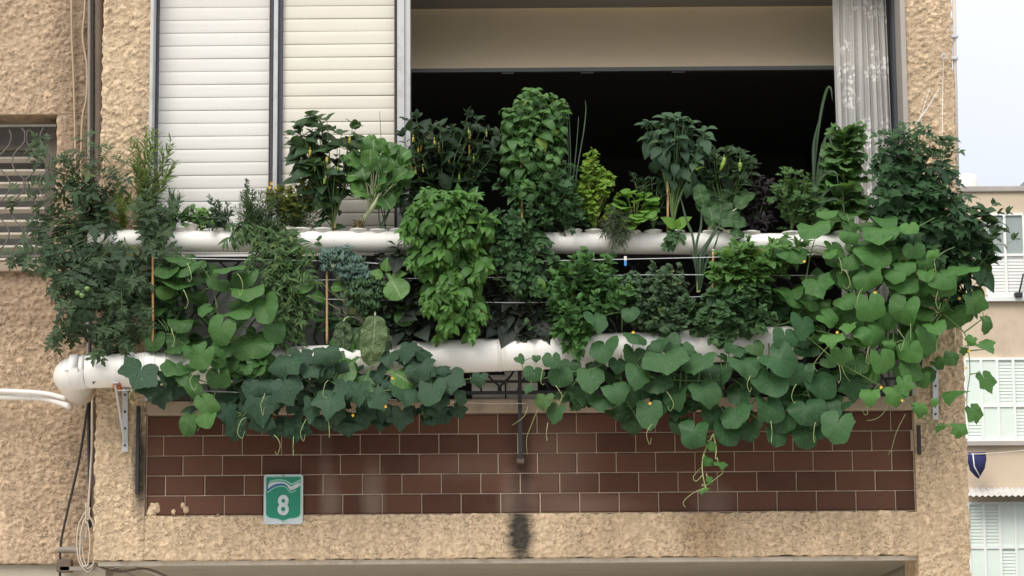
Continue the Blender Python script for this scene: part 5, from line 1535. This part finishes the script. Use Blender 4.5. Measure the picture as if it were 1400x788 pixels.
# ------------------------------------------------------------------ plants between and in front of the pipes
herb('hyssop_plant', 'narrow-leaved willowy herb hanging between the pipes left of the kale', 'herb', UPP(375), -.34,
     [(365, 350, 24, 14, 8), (400, 350, 30, 16, 10), (385, 385, 34, 22, 14), (418, 380, 28, 26, 10), (350, 370, 24, 16, 6), (405, 420, 26, 26, 14), (390, 455, 20, 24, 10), (415, 455, 16, 20, 6)], 'hyssop', LANCE, 20, seg=60, step=7, droop=-.1, up=.15, W=1.2, bend=1.6, angle=1.2, jitter=.8, yspread=.05, sr=.0014, sag=.25, tintr=(.2, .95))
herb('kale_plant', 'curly blue-green kale beside the white-tipped cane', 'kale', LOW(485), -.34, [(463, 350, 14, 7, 12), (476, 357, 12, 9, 10), (486, 367, 8, 6, 5)], 'kale', LOBED, 17, stemm='pale', seg=16, step=5, droop=.2, up=.7, wave=.22, wf=22, yspread=.04, W=1.2, bend=1.0)
herb('kale_plant', 'darker green curly kale below the blue-green one', 'kale', LOW(500), -.33, [(492, 382, 18, 12, 16), (505, 400, 14, 16, 14), (490, 400, 14, 10, 8)], 'kaleg', LOBED, 17, stemm='pale', seg=18, step=5, droop=.2, up=.7, wave=.22, wf=22, yspread=.05, W=1.2, bend=1.0)
P = Plant('chard_plant', 'old chard with one big crinkled savoy leaf hanging over the lower pipe', 'chard', PX(*LOW(510)), 'savoy', 'white')
for (x0, y0, dx, dz, L_, W_, Y, t, nx_) in ((513, 432, -.06, -1, 68, .66, -.41, .75, .25), (520, 446, .2, -1, 50, .7, -.36, .2, .5), (470, 440, -.1, -1, 42, .8, -.34, .1, -.4)):
    p = PX(x0, y0, Y); leaf(P.L, SAVOY, p, np.array([dx, -.12, dz]), np.array([nx_, -1, .25]), L_ / 270, W_ * 1.15, .5, .08, .04, t, -.05, 20, blister=.022)
    tube(P.S, bez(P.base, P.base + np.array([0, 0, .12]), p + np.array([0, .03, .06]), p, 8), .006, .004, 6)
P.done()
P = Plant('spinach_plant', 'bright green broad-leaved spinach right of the curly kale', 'spinach', PX(*LOW(525)), 'lettuce', 'pale')
for (x, y, dx, dz, L_, t, Y) in ((530, 374, .3, -.55, 44, .95, -.36), (524, 378, -.8, .3, 22, .95, -.36), (535, 378, .9, .25, 22, .9, -.36), (528, 372, .1, .9, 20, 1, -.36), (440, 386, -1, -.1, 40, .6, -.33), (452, 393, 1, .1, 24, .9, -.34), (445, 410, -.4, .2, 24, .5, -.33), (540, 415, .4, -.5, 38, .2, -.3), (500, 440, -.5, -.8, 46, .25, -.31), (475, 445, -.3, -.9, 44, .4, -.31), (490, 488, -.6, -.6, 46, .45, -.37), (505, 505, -.3, -.9, 38, .3, -.37), (527, 505, .6, -.3, 46, .75, -.38), (468, 480, .2, -1, 40, .3, -.35)):
    p = PX(x, y, Y); leaf(P.L, SPOON if L_ > 30 else BROAD, p, np.array([dx, -.35, dz]), np.array([rr(-.2, .2), -1, .6]), L_ / 270, 1.2, rr(.4, .9), .05, .03, t, .05)
    tube(P.S, bez(P.base, P.base + np.array([0, .02, .08]), p + np.array([0, .04, -.03]), p, 7), .004, .0025, 5)
P.done()
herb('dark_leaf_plant', 'shaded blackish-leaved plant between spinach and bright basil', 'plant', LOW(560), -.16, [(555, 360, 38, 18, 18), (575, 395, 34, 26, 22), (565, 435, 38, 24, 24), (545, 350, 30, 12, 10), (540, 400, 20, 30, 8)], 'dark', BROAD, 30, stemm='dark', seg=40, step=11, droop=.8, up=.5, bend=.7, opp=False, yspread=.09, front=.08)
herb('sweet_potato_vine', 'nearly black drooping leaves hanging just above the middle of the lower pipe', 'vine', LOW(715), -.24, [(685, 400, 24, 16, 9), (710, 412, 34, 18, 16), (740, 425, 28, 18, 14), (690, 435, 24, 22, 10), (730, 445, 40, 14, 14), (765, 440, 18, 20, 7), (672, 440, 12, 22, 5), (700, 460, 12, 6, 2)], 'dark', BROAD, 34, stemm='dark', seg=26, step=12, droop=1.2, up=.9, bend=.6, opp=False, yspread=.05, hang=True, W=.9, fold=.2)
herb('mint_plant', 'leafy bright mint standing on the lower pipe left of the heart-shaped leaves', 'mint', LOW(800), -.34,
     [(790, 355, 26, 14, 12), (815, 365, 24, 18, 14), (770, 385, 34, 18, 14), (845, 385, 16, 20, 6), (765, 425, 20, 26, 7), (815, 400, 26, 22, 14), (785, 430, 28, 22, 18), (770, 455, 24, 16, 12), (800, 460, 18, 14, 8), (790, 480, 14, 12, 6)], 'mint', MINT, 17, seg=40, step=8, droop=.05, up=.5, yspread=.10, W=1.25, jitter=.6, tintr=(.25, .95))
herb('oregano_plant', 'grey-green round-leaved oregano under the clothes peg', 'oregano', LOW(885), -.33,
     [(865, 380, 24, 14, 10), (905, 372, 34, 14, 14), (890, 395, 44, 20, 24), (935, 425, 14, 20, 6), (915, 410, 26, 20, 16), (880, 425, 30, 18, 16), (905, 440, 26, 12, 10), (860, 400, 14, 16, 6)], 'oregano', SMALL, 12, seg=46, step=6, droop=.15, up=.5, yspread=.07, W=1.6, sr=.0013, cup_=-.3)
herb('verbena_bush', 'bright pointed-leaved herb bush under the right half of the upper pipe', 'herb', LOW(1020), -.33,
     [(1000, 345, 22, 10, 9), (1030, 338, 26, 12, 12), (1062, 342, 24, 12, 12), (985, 360, 20, 10, 8), (1020, 362, 30, 12, 14), (1055, 362, 26, 12, 10), (975, 380, 16, 8, 5), (1010, 380, 24, 8, 8), (1090, 325, 14, 8, 4)], 'verbena', MINT, 21, seg=30, step=8, droop=.05, up=.7, W=.95, bend=.9, yspread=.09, jitter=.6, tintr=(.25, .95))
herb('mint_plant', 'dark broad-leaved mint mound hanging over the lower pipe at the right cane', 'mint', LOW(995), -.36,
     [(962, 415, 24, 18, 13), (1000, 410, 30, 16, 16), (1035, 410, 24, 20, 12), (985, 440, 30, 16, 18), (1020, 440, 24, 16, 12), (960, 445, 14, 14, 6), (990, 460, 20, 12, 8), (1010, 400, 20, 8, 6)], 'mintd', MINT, 19, seg=30, step=8, droop=.1, up=.5, W=1.5, bend=.9, yspread=.09, jitter=.6, tintr=(.2, 1), topbright=.4)

herb('loose_herb', 'straggling small-leaved herb filling the gap between kale and shaded leaves', 'herb', LOW(530), -.26, [(430, 400, 30, 50, 9), (540, 375, 26, 30, 9), (530, 430, 36, 30, 12), (450, 455, 26, 18, 6)], 'parsley', MINT, 18, seg=70, step=11, droop=.3, up=.5, yspread=.06, W=1.2, opp=False, jitter=.9)
herb('loose_herb', 'lanky dark herb rambling behind the squash leaves at the first cane', 'herb', LOW(240), -.22, [(225, 400, 30, 50, 10), (270, 430, 40, 40, 10), (245, 365, 40, 16, 7)], 'mintd', OVATE, 22, seg=80, step=13, droop=.5, up=.4, yspread=.05, W=1.2, opp=False, jitter=.9)
herb('loose_herb', 'wispy pale herb with long bare stems between the marjoram and the mint', 'herb', LOW(750), -.28, [(750, 370, 24, 34, 9), (740, 430, 26, 24, 7), (680, 400, 16, 40, 6), (850, 430, 24, 26, 7)], 'oregano', MINT, 15, seg=70, step=11, droop=.1, up=.5, yspread=.06, W=1.2, opp=False, jitter=.9)

# ------------------------------------------------------------------ big-leaved vines
def vine(name, label, base, leafm, T, leaves, canes, stemm='green', fill=(), fillw=(16, 40), flowers=(), tendrils=(), wave=.045):
    P = Plant(name, label, 'vine', PX(*base), leafm, stemm)
    cp = []
    for c in canes:
        s_ = spline([PX(*q) for q in c], 7); tube(P.S, s_, .0042, .0018, 6); cp += [np.array(tuple(p)) for p in s_]
    cp = np.array(cp)
    def near(p):
        d = np.linalg.norm(cp - p, axis=1); return cp[int(np.argmin(d))]
    for lf in leaves:
        x, y, w, h_ = lf[:4]; t = lf[4] if len(lf) > 4 else rr(.3, .7); Y = (lf[5] if len(lf) > 5 else -.42) + rr(-.03, .03)
        Tq = lf[7] if len(lf) > 7 else T
        big_leaf(P, Tq, x, y, w, h_, Y, lf[6] if len(lf) > 6 else rr(-30, 30), t, near(PX(x, y, Y)), wave)
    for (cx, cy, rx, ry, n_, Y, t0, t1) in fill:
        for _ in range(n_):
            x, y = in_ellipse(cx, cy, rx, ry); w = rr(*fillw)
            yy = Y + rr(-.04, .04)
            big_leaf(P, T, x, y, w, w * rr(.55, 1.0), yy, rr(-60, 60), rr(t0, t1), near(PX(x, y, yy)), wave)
    P.done()
    for (x, y, Y) in flowers: P.flower(x, y, Y)
    if name != 'cucumber_shoot':
        tendrils = list(tendrils)
        for lf in rnd.sample(leaves, max(3, len(leaves) // 5)):
            x, y = lf[0] + rr(-14, 14), lf[1] + lf[3] * .3; s_ = rr(-1, 1)
            tendrils.append([(x, y, -.50), (x + 7 * s_, y + rr(4, 10), -.53), (x + 12 * s_, y + rr(14, 22), -.53), (x + 6 * s_, y + rr(22, 30), -.52), (x + 2 * s_, y + rr(18, 24), -.52)])
    if tendrils:
        for c in tendrils:
            fb = FB(); tube(fb, spline([PX(*q) for q in c], 7), .0016, .0008, 5)
            fb.build('tendril', SM['pale'], P.root)
    return P

vine('squash_vine', 'round-leaved mid-green squash vine hanging from the left third of both pipes', LOW(310), 'squash', ROUND,
     [(278, 423, 30, 22, .55, -.44, -60), (329, 425, 46, 28, .75, -.46, 70), (364, 425, 46, 52, .6, -.46, 20), (300, 454, 48, 42, .7, -.48, -20), (273, 491, 44, 50, .65, -.48, -35), (346, 475, 62, 46, .6, -.44, 10), (314, 368, 48, 22, .5, -.42, 60),
      (335, 382, 40, 30, .35, -.40, 0), (339, 399, 54, 24, .8, -.43, 30), (284, 555, 34, 44, .9, -.50, 30), (282, 575, 36, 26, .85, -.50, -10), (257, 582, 28, 44, .45, -.46, 0), (240, 391, 52, 18, .2, -.36, -20), (261, 534, 34, 24, .25, -.46, 40), (247, 443, 42, 22, .15, -.36, 0), (211, 468, 36, 36, .05, -.36, 0), (243, 470, 36, 38, .05, -.36, 15),
      (256, 368, 40, 24, .3, -.38, 20), (300, 390, 36, 24, .3, -.38, -10), (230, 375, 34, 20, .2, -.36, 0), (316, 500, 36, 30, .3, -.4, 0), (375, 455, 36, 40, .4, -.42, 0), (350, 505, 44, 32, .3, -.4, 0), (300, 520, 34, 30, .25, -.42, 0), (386, 362, 30, 20, .4, -.36, 0), (245, 355, 44, 18, .35, -.36, 10), (225, 400, 30, 24, .2, -.36, 0)],
     [[LOW(310), (300, 440, -.34), (290, 390, -.35), (270, 360, -.35), (240, 350, -.34)], [LOW(310), (320, 470, -.38), (340, 430, -.38), (350, 390, -.36)], [LOW(310), (300, 520, -.40), (285, 560, -.42), (270, 590, -.42)], [LOW(310), (270, 480, -.38), (235, 460, -.34)]],
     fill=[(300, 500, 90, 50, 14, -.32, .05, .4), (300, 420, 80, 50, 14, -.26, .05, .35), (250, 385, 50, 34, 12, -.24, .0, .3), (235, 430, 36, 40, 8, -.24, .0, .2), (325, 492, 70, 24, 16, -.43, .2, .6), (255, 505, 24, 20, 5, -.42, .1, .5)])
vine('cucumber_vine', 'dark bluish cucumber vine with pointed leaves draped over the left brown tiles', LOW(420), 'cuke', CUKE,
     [(391, 501, 54, 42, .7, -.46, -25), (393, 534, 48, 48, .5, -.48, 20), (357, 553, 54, 48, .5, -.46, 10), (353, 528, 42, 34, .35, -.44, -10), (323, 589, 34, 42, .3, -.46, 0), (357, 580, 40, 36, .2, -.42, 0), (400, 585, 42, 40, .2, -.42, 10), (425, 560, 34, 44, .55, -.48, -10), (412, 491, 40, 30, .4, -.44, 0),
      (448, 487, 42, 36, .65, -.48, 10), (437, 510, 38, 34, .4, -.44, 0), (453, 551, 56, 40, .8, -.50, -10), (491, 540, 40, 36, .75, -.50, 15), (516, 547, 38, 34, .85, -.51, 25), (551, 540, 46, 30, .8, -.49, -15), (590, 538, 46, 44, .85, -.48, 0, ROUND), (576, 507, 46, 40, .6, -.47, 0), (557, 482, 34, 36, .5, -.45, -10), (606, 506, 28, 20, .4, -.44, 0), (548, 572, 42, 40, .1, -.40, 0), (520, 566, 40, 34, .1, -.40, 0), (476, 582, 46, 34, .25, -.44, 0), (459, 566, 36, 32, .3, -.44, 0), (405, 587, 40, 34, .15, -.4, 0), (473, 532, 40, 30, .35, -.44, 0),
      (189, 514, 54, 44, .65, -.46, -30), (229, 516, 30, 26, .5, -.44, 30), (204, 530, 46, 34, .3, -.42, 0), (222, 545, 34, 36, .15, -.4, 0), (616, 521, 44, 38, .7, -.47, 10), (654, 520, 28, 26, .7, -.47, -10), (630, 545, 18, 36, .8, -.44, 5), (575, 515, 40, 36, .5, -.45, 0), (500, 570, 36, 34, .2, -.4, 0), (335, 560, 36, 36, .3, -.42, 0), (310, 565, 34, 30, .25, -.42, 0), (375, 585, 36, 34, .2, -.42, 0), (440, 580, 34, 34, .2, -.42, 0), (535, 530, 36, 30, .4, -.43, 0), (600, 550, 34, 30, .3, -.42, 0), (465, 505, 30, 30, .4, -.43, 0), (240, 535, 30, 28, .2, -.4, 0)],
     [[LOW(420), (400, 500, -.38), (370, 540, -.4), (330, 570, -.4)], [LOW(420), (450, 520, -.4), (500, 535, -.42), (560, 530, -.42), (630, 520, -.40), (660, 515, -.4)], [LOW(420), (430, 540, -.4), (440, 580, -.4)], [LOW(420), (330, 520, -.38), (250, 525, -.38), (190, 515, -.36)]],
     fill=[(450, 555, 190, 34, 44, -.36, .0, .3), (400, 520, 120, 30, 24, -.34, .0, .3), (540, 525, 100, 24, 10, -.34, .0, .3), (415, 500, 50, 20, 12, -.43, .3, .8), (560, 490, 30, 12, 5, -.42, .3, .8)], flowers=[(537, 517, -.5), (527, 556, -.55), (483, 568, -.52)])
vine('cucumber_vine', 'heart-leaved cucumber vine hanging over the middle of the lower pipe', LOW(850), 'cukem', HEART,
     [(814, 441, 36, 30, .6, -.46, 0), (828, 480, 42, 36, .65, -.48, 15), (911, 497, 60, 44, .75, -.50, 20), (903, 471, 30, 18, .35, -.46, 0, ROUND), (869, 462, 40, 22, .6, -.46, 30, ROUND), (862, 430, 28, 22, .45, -.44, 0, ROUND), (844, 411, 24, 14, .75, -.44, 0, ROUND), (755, 495, 26, 22, .5, -.46, 0, ROUND), (764, 517, 38, 34, .6, -.47, 0, ROUND), (730, 513, 30, 30, .55, -.46, 0, ROUND), (723, 533, 17, 15, .6, -.46, -30), (743, 550, 32, 30, .6, -.47, -10), (759, 567, 32, 38, .65, -.47, -20), (807, 518, 44, 36, .75, -.50, -10), (842, 535, 46, 36, .75, -.50, 25), (871, 514, 44, 38, .7, -.49, -25), (826, 550, 46, 32, .35, -.46, 0), (792, 545, 34, 40, .1, -.42, 0), (888, 568, 42, 40, .7, -.50, 5), (926, 545, 42, 38, .6, -.48, 5), (899, 525, 40, 34, .2, -.44, 0), (863, 542, 34, 36, .1, -.42, 0), (867, 580, 36, 40, .05, -.40, 0), (711, 491, 16, 18, .8, -.46, 40), (733, 490, 14, 12, .7, -.44, 0),
      (957, 497, 48, 34, .7, -.50, 0), (1018, 500, 52, 36, .7, -.50, 5), (965, 538, 48, 42, .75, -.50, 20), (985, 515, 40, 36, .25, -.44, 0), (940, 520, 34, 30, .2, -.43, 0), (850, 565, 32, 34, .1, -.4, 0), (905, 555, 34, 34, .1, -.4, 0), (780, 505, 30, 30, .3, -.42, 0), (845, 500, 32, 28, .3, -.43, 0)],
     [[LOW(850), (850, 430, -.38), (845, 400, -.38), (848, 380, -.38)], [LOW(850), (820, 500, -.42), (770, 510, -.42), (725, 520, -.42), (712, 495, -.42)], [LOW(850), (880, 510, -.44), (930, 520, -.44), (990, 520, -.44)], [LOW(850), (850, 530, -.42), (870, 570, -.42)], [LOW(850), (780, 530, -.4), (757, 560, -.42)]],
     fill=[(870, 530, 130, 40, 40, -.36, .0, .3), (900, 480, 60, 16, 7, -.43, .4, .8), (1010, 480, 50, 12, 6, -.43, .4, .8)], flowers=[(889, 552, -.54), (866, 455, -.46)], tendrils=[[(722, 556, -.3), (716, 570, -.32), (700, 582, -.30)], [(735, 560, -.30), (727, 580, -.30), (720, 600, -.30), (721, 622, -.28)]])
vine('squash_vine', 'deeply folded round-leaved squash vine on the right part of the tiles', LOW(1050), 'squashd', ROUND,
     [(949, 596, 46, 46, .7, -.50, 0), (1007, 571, 46, 36, .8, -.50, 20), (1052, 525, 52, 50, .75, -.50, 0), (1068, 496, 50, 42, .6, -.50, 40), (1050, 562, 52, 46, .65, -.50, -10), (1073, 465, 38, 34, .5, -.48, 0), (993, 594, 42, 40, .15, -.42, 0), (1096, 447, 40, 40, .5, -.46, -20, HEART), (1088, 514, 40, 40, .45, -.46, 0), (978, 512, 36, 36, .1, -.42, 0), (1012, 545, 36, 30, .25, -.43, 0), (1025, 590, 40, 40, .1, -.40, 0), (1106, 565, 50, 42, .25, -.46, 10), (1102, 598, 46, 40, .1, -.42, 0), (1144, 588, 46, 50, .85, -.50, -20), (1121, 527, 48, 38, .4, -.46, 0), (1098, 514, 34, 38, .4, -.46, 0), (1167, 528, 50, 48, .1, -.42, 0, CUKE), (1072, 580, 40, 40, .15, -.42, 0), (1060, 600, 36, 34, .1, -.42, 0), (975, 575, 36, 36, .15, -.42, 0), (930, 585, 34, 36, .1, -.4, 0), (1130, 560, 40, 40, .2, -.43, 0), (1030, 530, 34, 34, .2, -.43, 0)],
     [[LOW(1050), (1050, 500, -.42), (1030, 550, -.42), (990, 590, -.42), (965, 598, -.42)], [LOW(1050), (1090, 500, -.42), (1110, 550, -.42), (1130, 580, -.42)], [LOW(1050), (1080, 440, -.4), (1100, 420, -.4)]],
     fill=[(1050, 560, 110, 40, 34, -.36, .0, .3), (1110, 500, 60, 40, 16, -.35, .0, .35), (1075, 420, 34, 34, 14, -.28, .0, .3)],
     tendrils=[])
# the long shoot hanging over the tiles
P = Plant('vine_shoot', 'pale curling squash shoot dangling alone over the brown tiles', 'vine', PX(975, 594, -.44), 'melon', 'pale')
for c in ([(975, 594, -.44), (968, 608, -.45), (962, 622, -.45), (960, 640, -.46), (963, 660, -.46), (967, 670, -.46)], [(975, 594, -.44), (979, 612, -.45), (978, 628, -.46)]):
    tube(P.S, spline([PX(*q) for q in c], 6), .0042, .002, 6)
for (x, y, w, h_, t) in ((967, 631, 20, 20, .6), (970, 657, 12, 13, .95), (964, 671, 18, 10, .7), (984, 634, 22, 10, .4), (972, 611, 18, 16, .9)):
    big_leaf(P, CUKE, x, y, w, h_, -.47, rr(-50, 50), t, PX(x - 4, y - 6, -.46))
P.done()
for c in ([(963, 668, -.46), (952, 672, -.46), (940, 680, -.45), (934, 688, -.45), (937, 694, -.45)], [(962, 648, -.46), (952, 658, -.46), (948, 652, -.46), (958, 640, -.46)], [(965, 664, -.46), (982, 652, -.47), (989, 645, -.47), (984, 640, -.47)]):
    fb = FB(); tube(fb, spline([PX(*q) for q in c], 6), .0017, .001, 5)
    fb.build('tendril', SM['pale'], P.root)

vine('melon_vine', 'big bright broad-leaved vine covering the right end of the balcony', LOW(1085), 'melon', ROUND,
     [(1188, 383, 46, 40, .6, -.50, 20), (1232, 385, 50, 38, .6, -.50, -15), (1190, 423, 48, 46, .65, -.52, 10), (1236, 427, 52, 48, .55, -.50, -20), (1158, 413, 34, 26, .7, -.50, 40), (1133, 438, 32, 26, .65, -.50, 50), (1196, 459, 50, 42, .5, -.50, 30), (1262, 472, 46, 52, .4, -.48, 10), (1243, 484, 42, 42, .6, -.52, 0), (1207, 497, 40, 38, .7, -.52, 20), (1138, 462, 38, 18, .95, -.54, 0, CUKE), (1150, 487, 34, 32, .65, -.52, 0, CUKE), (1161, 449, 28, 18, .95, -.53, 0, CUKE), (1178, 470, 24, 16, .95, -.53, 0, CUKE), (1121, 394, 48, 40, .25, -.46, 30, CUKE), (1079, 406, 46, 22, .15, -.42, 0), (1102, 417, 34, 16, .3, -.44, 0), (1194, 352, 50, 32, .7, -.50, 0), (1201, 326, 44, 22, .6, -.50, 20), (1237, 364, 38, 22, .6, -.50, 0), (1226, 541, 44, 44, .95, -.55, 20, CUKE), (1190, 541, 34, 24, .95, -.55, 0, CUKE), (1237, 529, 28, 36, .8, -.53, 10, CUKE), (1258, 560, 22, 22, 1, -.54, 0, CUKE), (1216, 472, 18, 16, .7, -.52, 0), (1258, 396, 28, 30, .35, -.46, 0), (1081, 404, 40, 24, .2, -.42, 0), (1081, 347, 42, 26, .45, -.44, 0), (1135, 347, 24, 16, .85, -.50, 0),
      (1204, 318, 50, 28, .6, -.50, 0), (1244, 313, 30, 22, .95, -.56, 0), (1187, 348, 42, 34, .55, -.48, 0), (1187, 381, 40, 36, .5, -.48, 0), (1224, 375, 34, 24, .7, -.52, 0), (1209, 302, 44, 18, .5, -.48, 0), (1264, 360, 26, 30, .55, -.50, 0), (1276, 348, 20, 16, .9, -.52, 0), (1318, 369, 48, 20, .7, -.48, 40), (1267, 377, 28, 18, .85, -.53, 0), (1290, 383, 46, 36, .6, -.50, 20), (1114, 315, 46, 28, .55, -.46, 20), (1130, 292, 30, 15, .7, -.46, 0), (1161, 324, 34, 26, .5, -.47, 0), (1140, 343, 34, 26, .5, -.47, 0), (1287, 392, 46, 40, .55, -.48, 10), (1311, 369, 36, 20, .6, -.46, 0), (1227, 400, 30, 26, .4, -.45, 0), (1308, 435, 46, 44, .15, -.40, 20), (1269, 466, 48, 58, .45, -.50, 0), (1280, 450, 30, 20, .65, -.53, 40), (1215, 440, 34, 34, .4, -.45, 0), (1160, 385, 34, 34, .35, -.44, 0), (1160, 360, 34, 28, .45, -.46, 0), (1165, 440, 34, 34, .3, -.43, 0), (1255, 440, 34, 38, .35, -.44, 0), (1250, 345, 30, 28, .45, -.46, 0), (1215, 350, 34, 28, .45, -.46, 0), (1170, 500, 36, 34, .3, -.44, 0), (1190, 515, 36, 32, .3, -.45, 0), (1245, 510, 34, 36, .3, -.45, 0), (1300, 492, 30, 28, .1, -.38, 0), (1262, 520, 26, 32, .3, -.42, 0)],
     [[LOW(1085), (1130, 430, -.40), (1180, 380, -.42), (1200, 330, -.42), (1200, 300, -.40)], [LOW(1085), (1150, 460, -.42), (1200, 470, -.44), (1250, 460, -.43), (1290, 420, -.40), (1310, 380, -.38)], [LOW(1085), (1140, 490, -.44), (1190, 520, -.46), (1235, 545, -.48), (1262, 562, -.48)], [(1200, 330, -.42), (1235, 318, -.50), (1255, 310, -.52), (1278, 298, -.52)], [LOW(1085), (1100, 390, -.38), (1110, 340, -.38), (1125, 300, -.38)], [(1200, 330, -.42), (1250, 370, -.45), (1290, 345, -.46), (1305, 338, -.46)]],
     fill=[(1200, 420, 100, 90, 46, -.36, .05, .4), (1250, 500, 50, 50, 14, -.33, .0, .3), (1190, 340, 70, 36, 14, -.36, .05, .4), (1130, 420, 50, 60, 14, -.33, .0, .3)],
     flowers=[(1145, 455, -.58), (1205, 530, -.60), (1233, 548, -.60), (1100, 358, -.48), (1196, 400, -.56)],
     tendrils=[[(1135, 470, -.53), (1122, 485, -.52), (1112, 500, -.50), (1118, 508, -.5)], [(1150, 500, -.5), (1155, 512, -.5), (1162, 522, -.48)], [(1215, 553, -.52), (1205, 568, -.5), (1194, 574, -.5), (1185, 575, -.5)], [(1262, 555, -.5), (1275, 568, -.4), (1285, 576, -.3)], [(1238, 566, -.4), (1226, 590, -.35), (1219, 614, -.32), (1214, 622, -.32)], [(1170, 575, -.4), (1162, 590, -.35)]])
vine('cucumber_shoot', 'loose cucumber shoot reaching past the pier towards the neighbour wall', (1300, 440, -.38), 'melon', CUKE,
     [(1333, 417, 34, 42, .1, -.40, 15), (1350, 446, 18, 38, .1, -.40, 10), (1346, 473, 34, 22, .6, -.40, 50), (1348, 523, 28, 34, .45, -.40, 25), (1332, 567, 30, 34, .75, -.42, 20), (1304, 537, 42, 18, .3, -.40, -40), (1256, 562, 24, 20, .95, -.5, 0), (1311, 589, 28, 30, .7, -.42, 0), (1287, 584, 24, 15, .6, -.40, -40), (1278, 551, 13, 12, .95, -.44, 0), (1327, 466, 18, 16, .95, -.42, -30), (1318, 480, 16, 14, .1, -.38, 0)],
     [[(1290, 430, -.36), (1318, 455, -.39), (1324, 480, -.40), (1326, 510, -.41), (1322, 540, -.41), (1322, 558, -.41)], [(1326, 512, -.41), (1338, 510, -.41)], [(1318, 455, -.39), (1338, 440, -.4), (1350, 430, -.4)], [(1324, 480, -.4), (1345, 478, -.4)], [(1255, 570, -.45), (1280, 580, -.42), (1305, 585, -.42)]],
     flowers=[(1325, 480, -.44), (1321, 504, -.44), (1312, 408, -.43)])
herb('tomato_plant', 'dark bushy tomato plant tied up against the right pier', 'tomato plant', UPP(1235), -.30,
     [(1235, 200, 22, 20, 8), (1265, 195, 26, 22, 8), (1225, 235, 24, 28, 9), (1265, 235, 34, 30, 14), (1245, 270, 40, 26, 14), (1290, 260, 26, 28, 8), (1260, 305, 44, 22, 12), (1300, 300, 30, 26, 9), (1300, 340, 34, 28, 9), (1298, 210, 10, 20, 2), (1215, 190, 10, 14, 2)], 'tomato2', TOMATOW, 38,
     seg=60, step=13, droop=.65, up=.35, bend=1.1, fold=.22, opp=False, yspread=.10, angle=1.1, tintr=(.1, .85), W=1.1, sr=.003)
herb('pepper_plant', 'dark smooth-leaved plant leaning out past the pier below the tomato', 'pepper plant', (1285, 420, -.25), -.26,
     [(1325, 290, 20, 24, 7), (1340, 320, 22, 24, 7), (1310, 330, 24, 26, 7), (1335, 355, 22, 24, 7), (1325, 390, 18, 30, 6), (1355, 345, 10, 14, 2)], 'tomato2', BROAD, 36, seg=50, step=18, droop=.75, up=.35, bend=.8, opp=False, yspread=.08, W=.95, sr=.0026, tintr=(.1, .7))
herb('tomato_plant', 'thin tomato shoot with small leaves stretching out before the white far window', 'tomato plant', (1310, 330, -.30), -.30, [(1350, 300, 12, 8, 2), (1366, 316, 14, 6, 2), (1388, 330, 4, 4, 1), (1372, 292, 8, 4, 2), (1360, 275, 8, 4, 1)], 'tomato', SMALL, 20, seg=60, step=13, droop=.3, up=.2, opp=False, yspread=.02, W=1.2)
for (px, py) in ((119, 395), (112, 404), (106, 400)):
    q = at(px, py, -.40); mb = MB(); mb.lathe([(0, -.014), (.009, -.011), (.014, 0), (.011, .009), (.0, .012)], q, 12)
    mb.build('tomato', M_tomg, bpy.data.objects['tomato_plant.001'])

# ------------------------------------------------------------------ net cups: one at each planting hole
cup(247, 'white net cup holding only young dark seedlings, left of the tilted cup', dz=.004)
cup(260, 'crooked raised white net cup beside the small seedlings', dz=.03, tilt=.25)
for px, lab in ((413, 'white net cup under the second needle-leaved bush'), (441, 'white net cup under the yellow pepper plant'), (491, 'white net cup holding the pak choi stalk'), (517, 'white net cup with onion leaves beside the pak choi'), (545, 'white net cup at the foot of the aluminium stile'),
                (784, 'white net cup under the parsley and thin onions'), (812, 'white net cup holding the lime basil stalk'), (864, 'white net cup holding the lime lettuce'), (893, 'white net cup of the low dark pepper'), (924, 'white net cup with two round leaves'), (973, 'white net cup holding the chard stalks'), (1000, 'white net cup right of the chard'), (1028, 'white net cup under the purple basil'), (1082, 'white net cup holding the celery'), (1112, 'white net cup of the tall leek'), (1150, 'white net cup holding the romaine lettuce'), (348, 'white net cup under the rosemary bush'), (303, 'white net cup of the grey savory')):
    cup(px, lab, dz=rr(-.002, .004), tilt=rr(-.06, .06))
for px, lab in ((560, 'white cup of the blackish plant in the lower pipe'), (600, 'white cup below the hanging bright basil in the lower pipe'), (712, 'white cup of the black drooping vine in the lower pipe'), (745, 'white cup left of the bright mint in the lower pipe'), (905, 'white cup of the oregano in the lower pipe'), (950, 'white cup left of the dark mint mound in the lower pipe'), (1040, 'white cup between mint mound and squash in the lower pipe')):
    cup(px, lab, upper=False, dz=-.004, tilt=rr(-.05, .05))
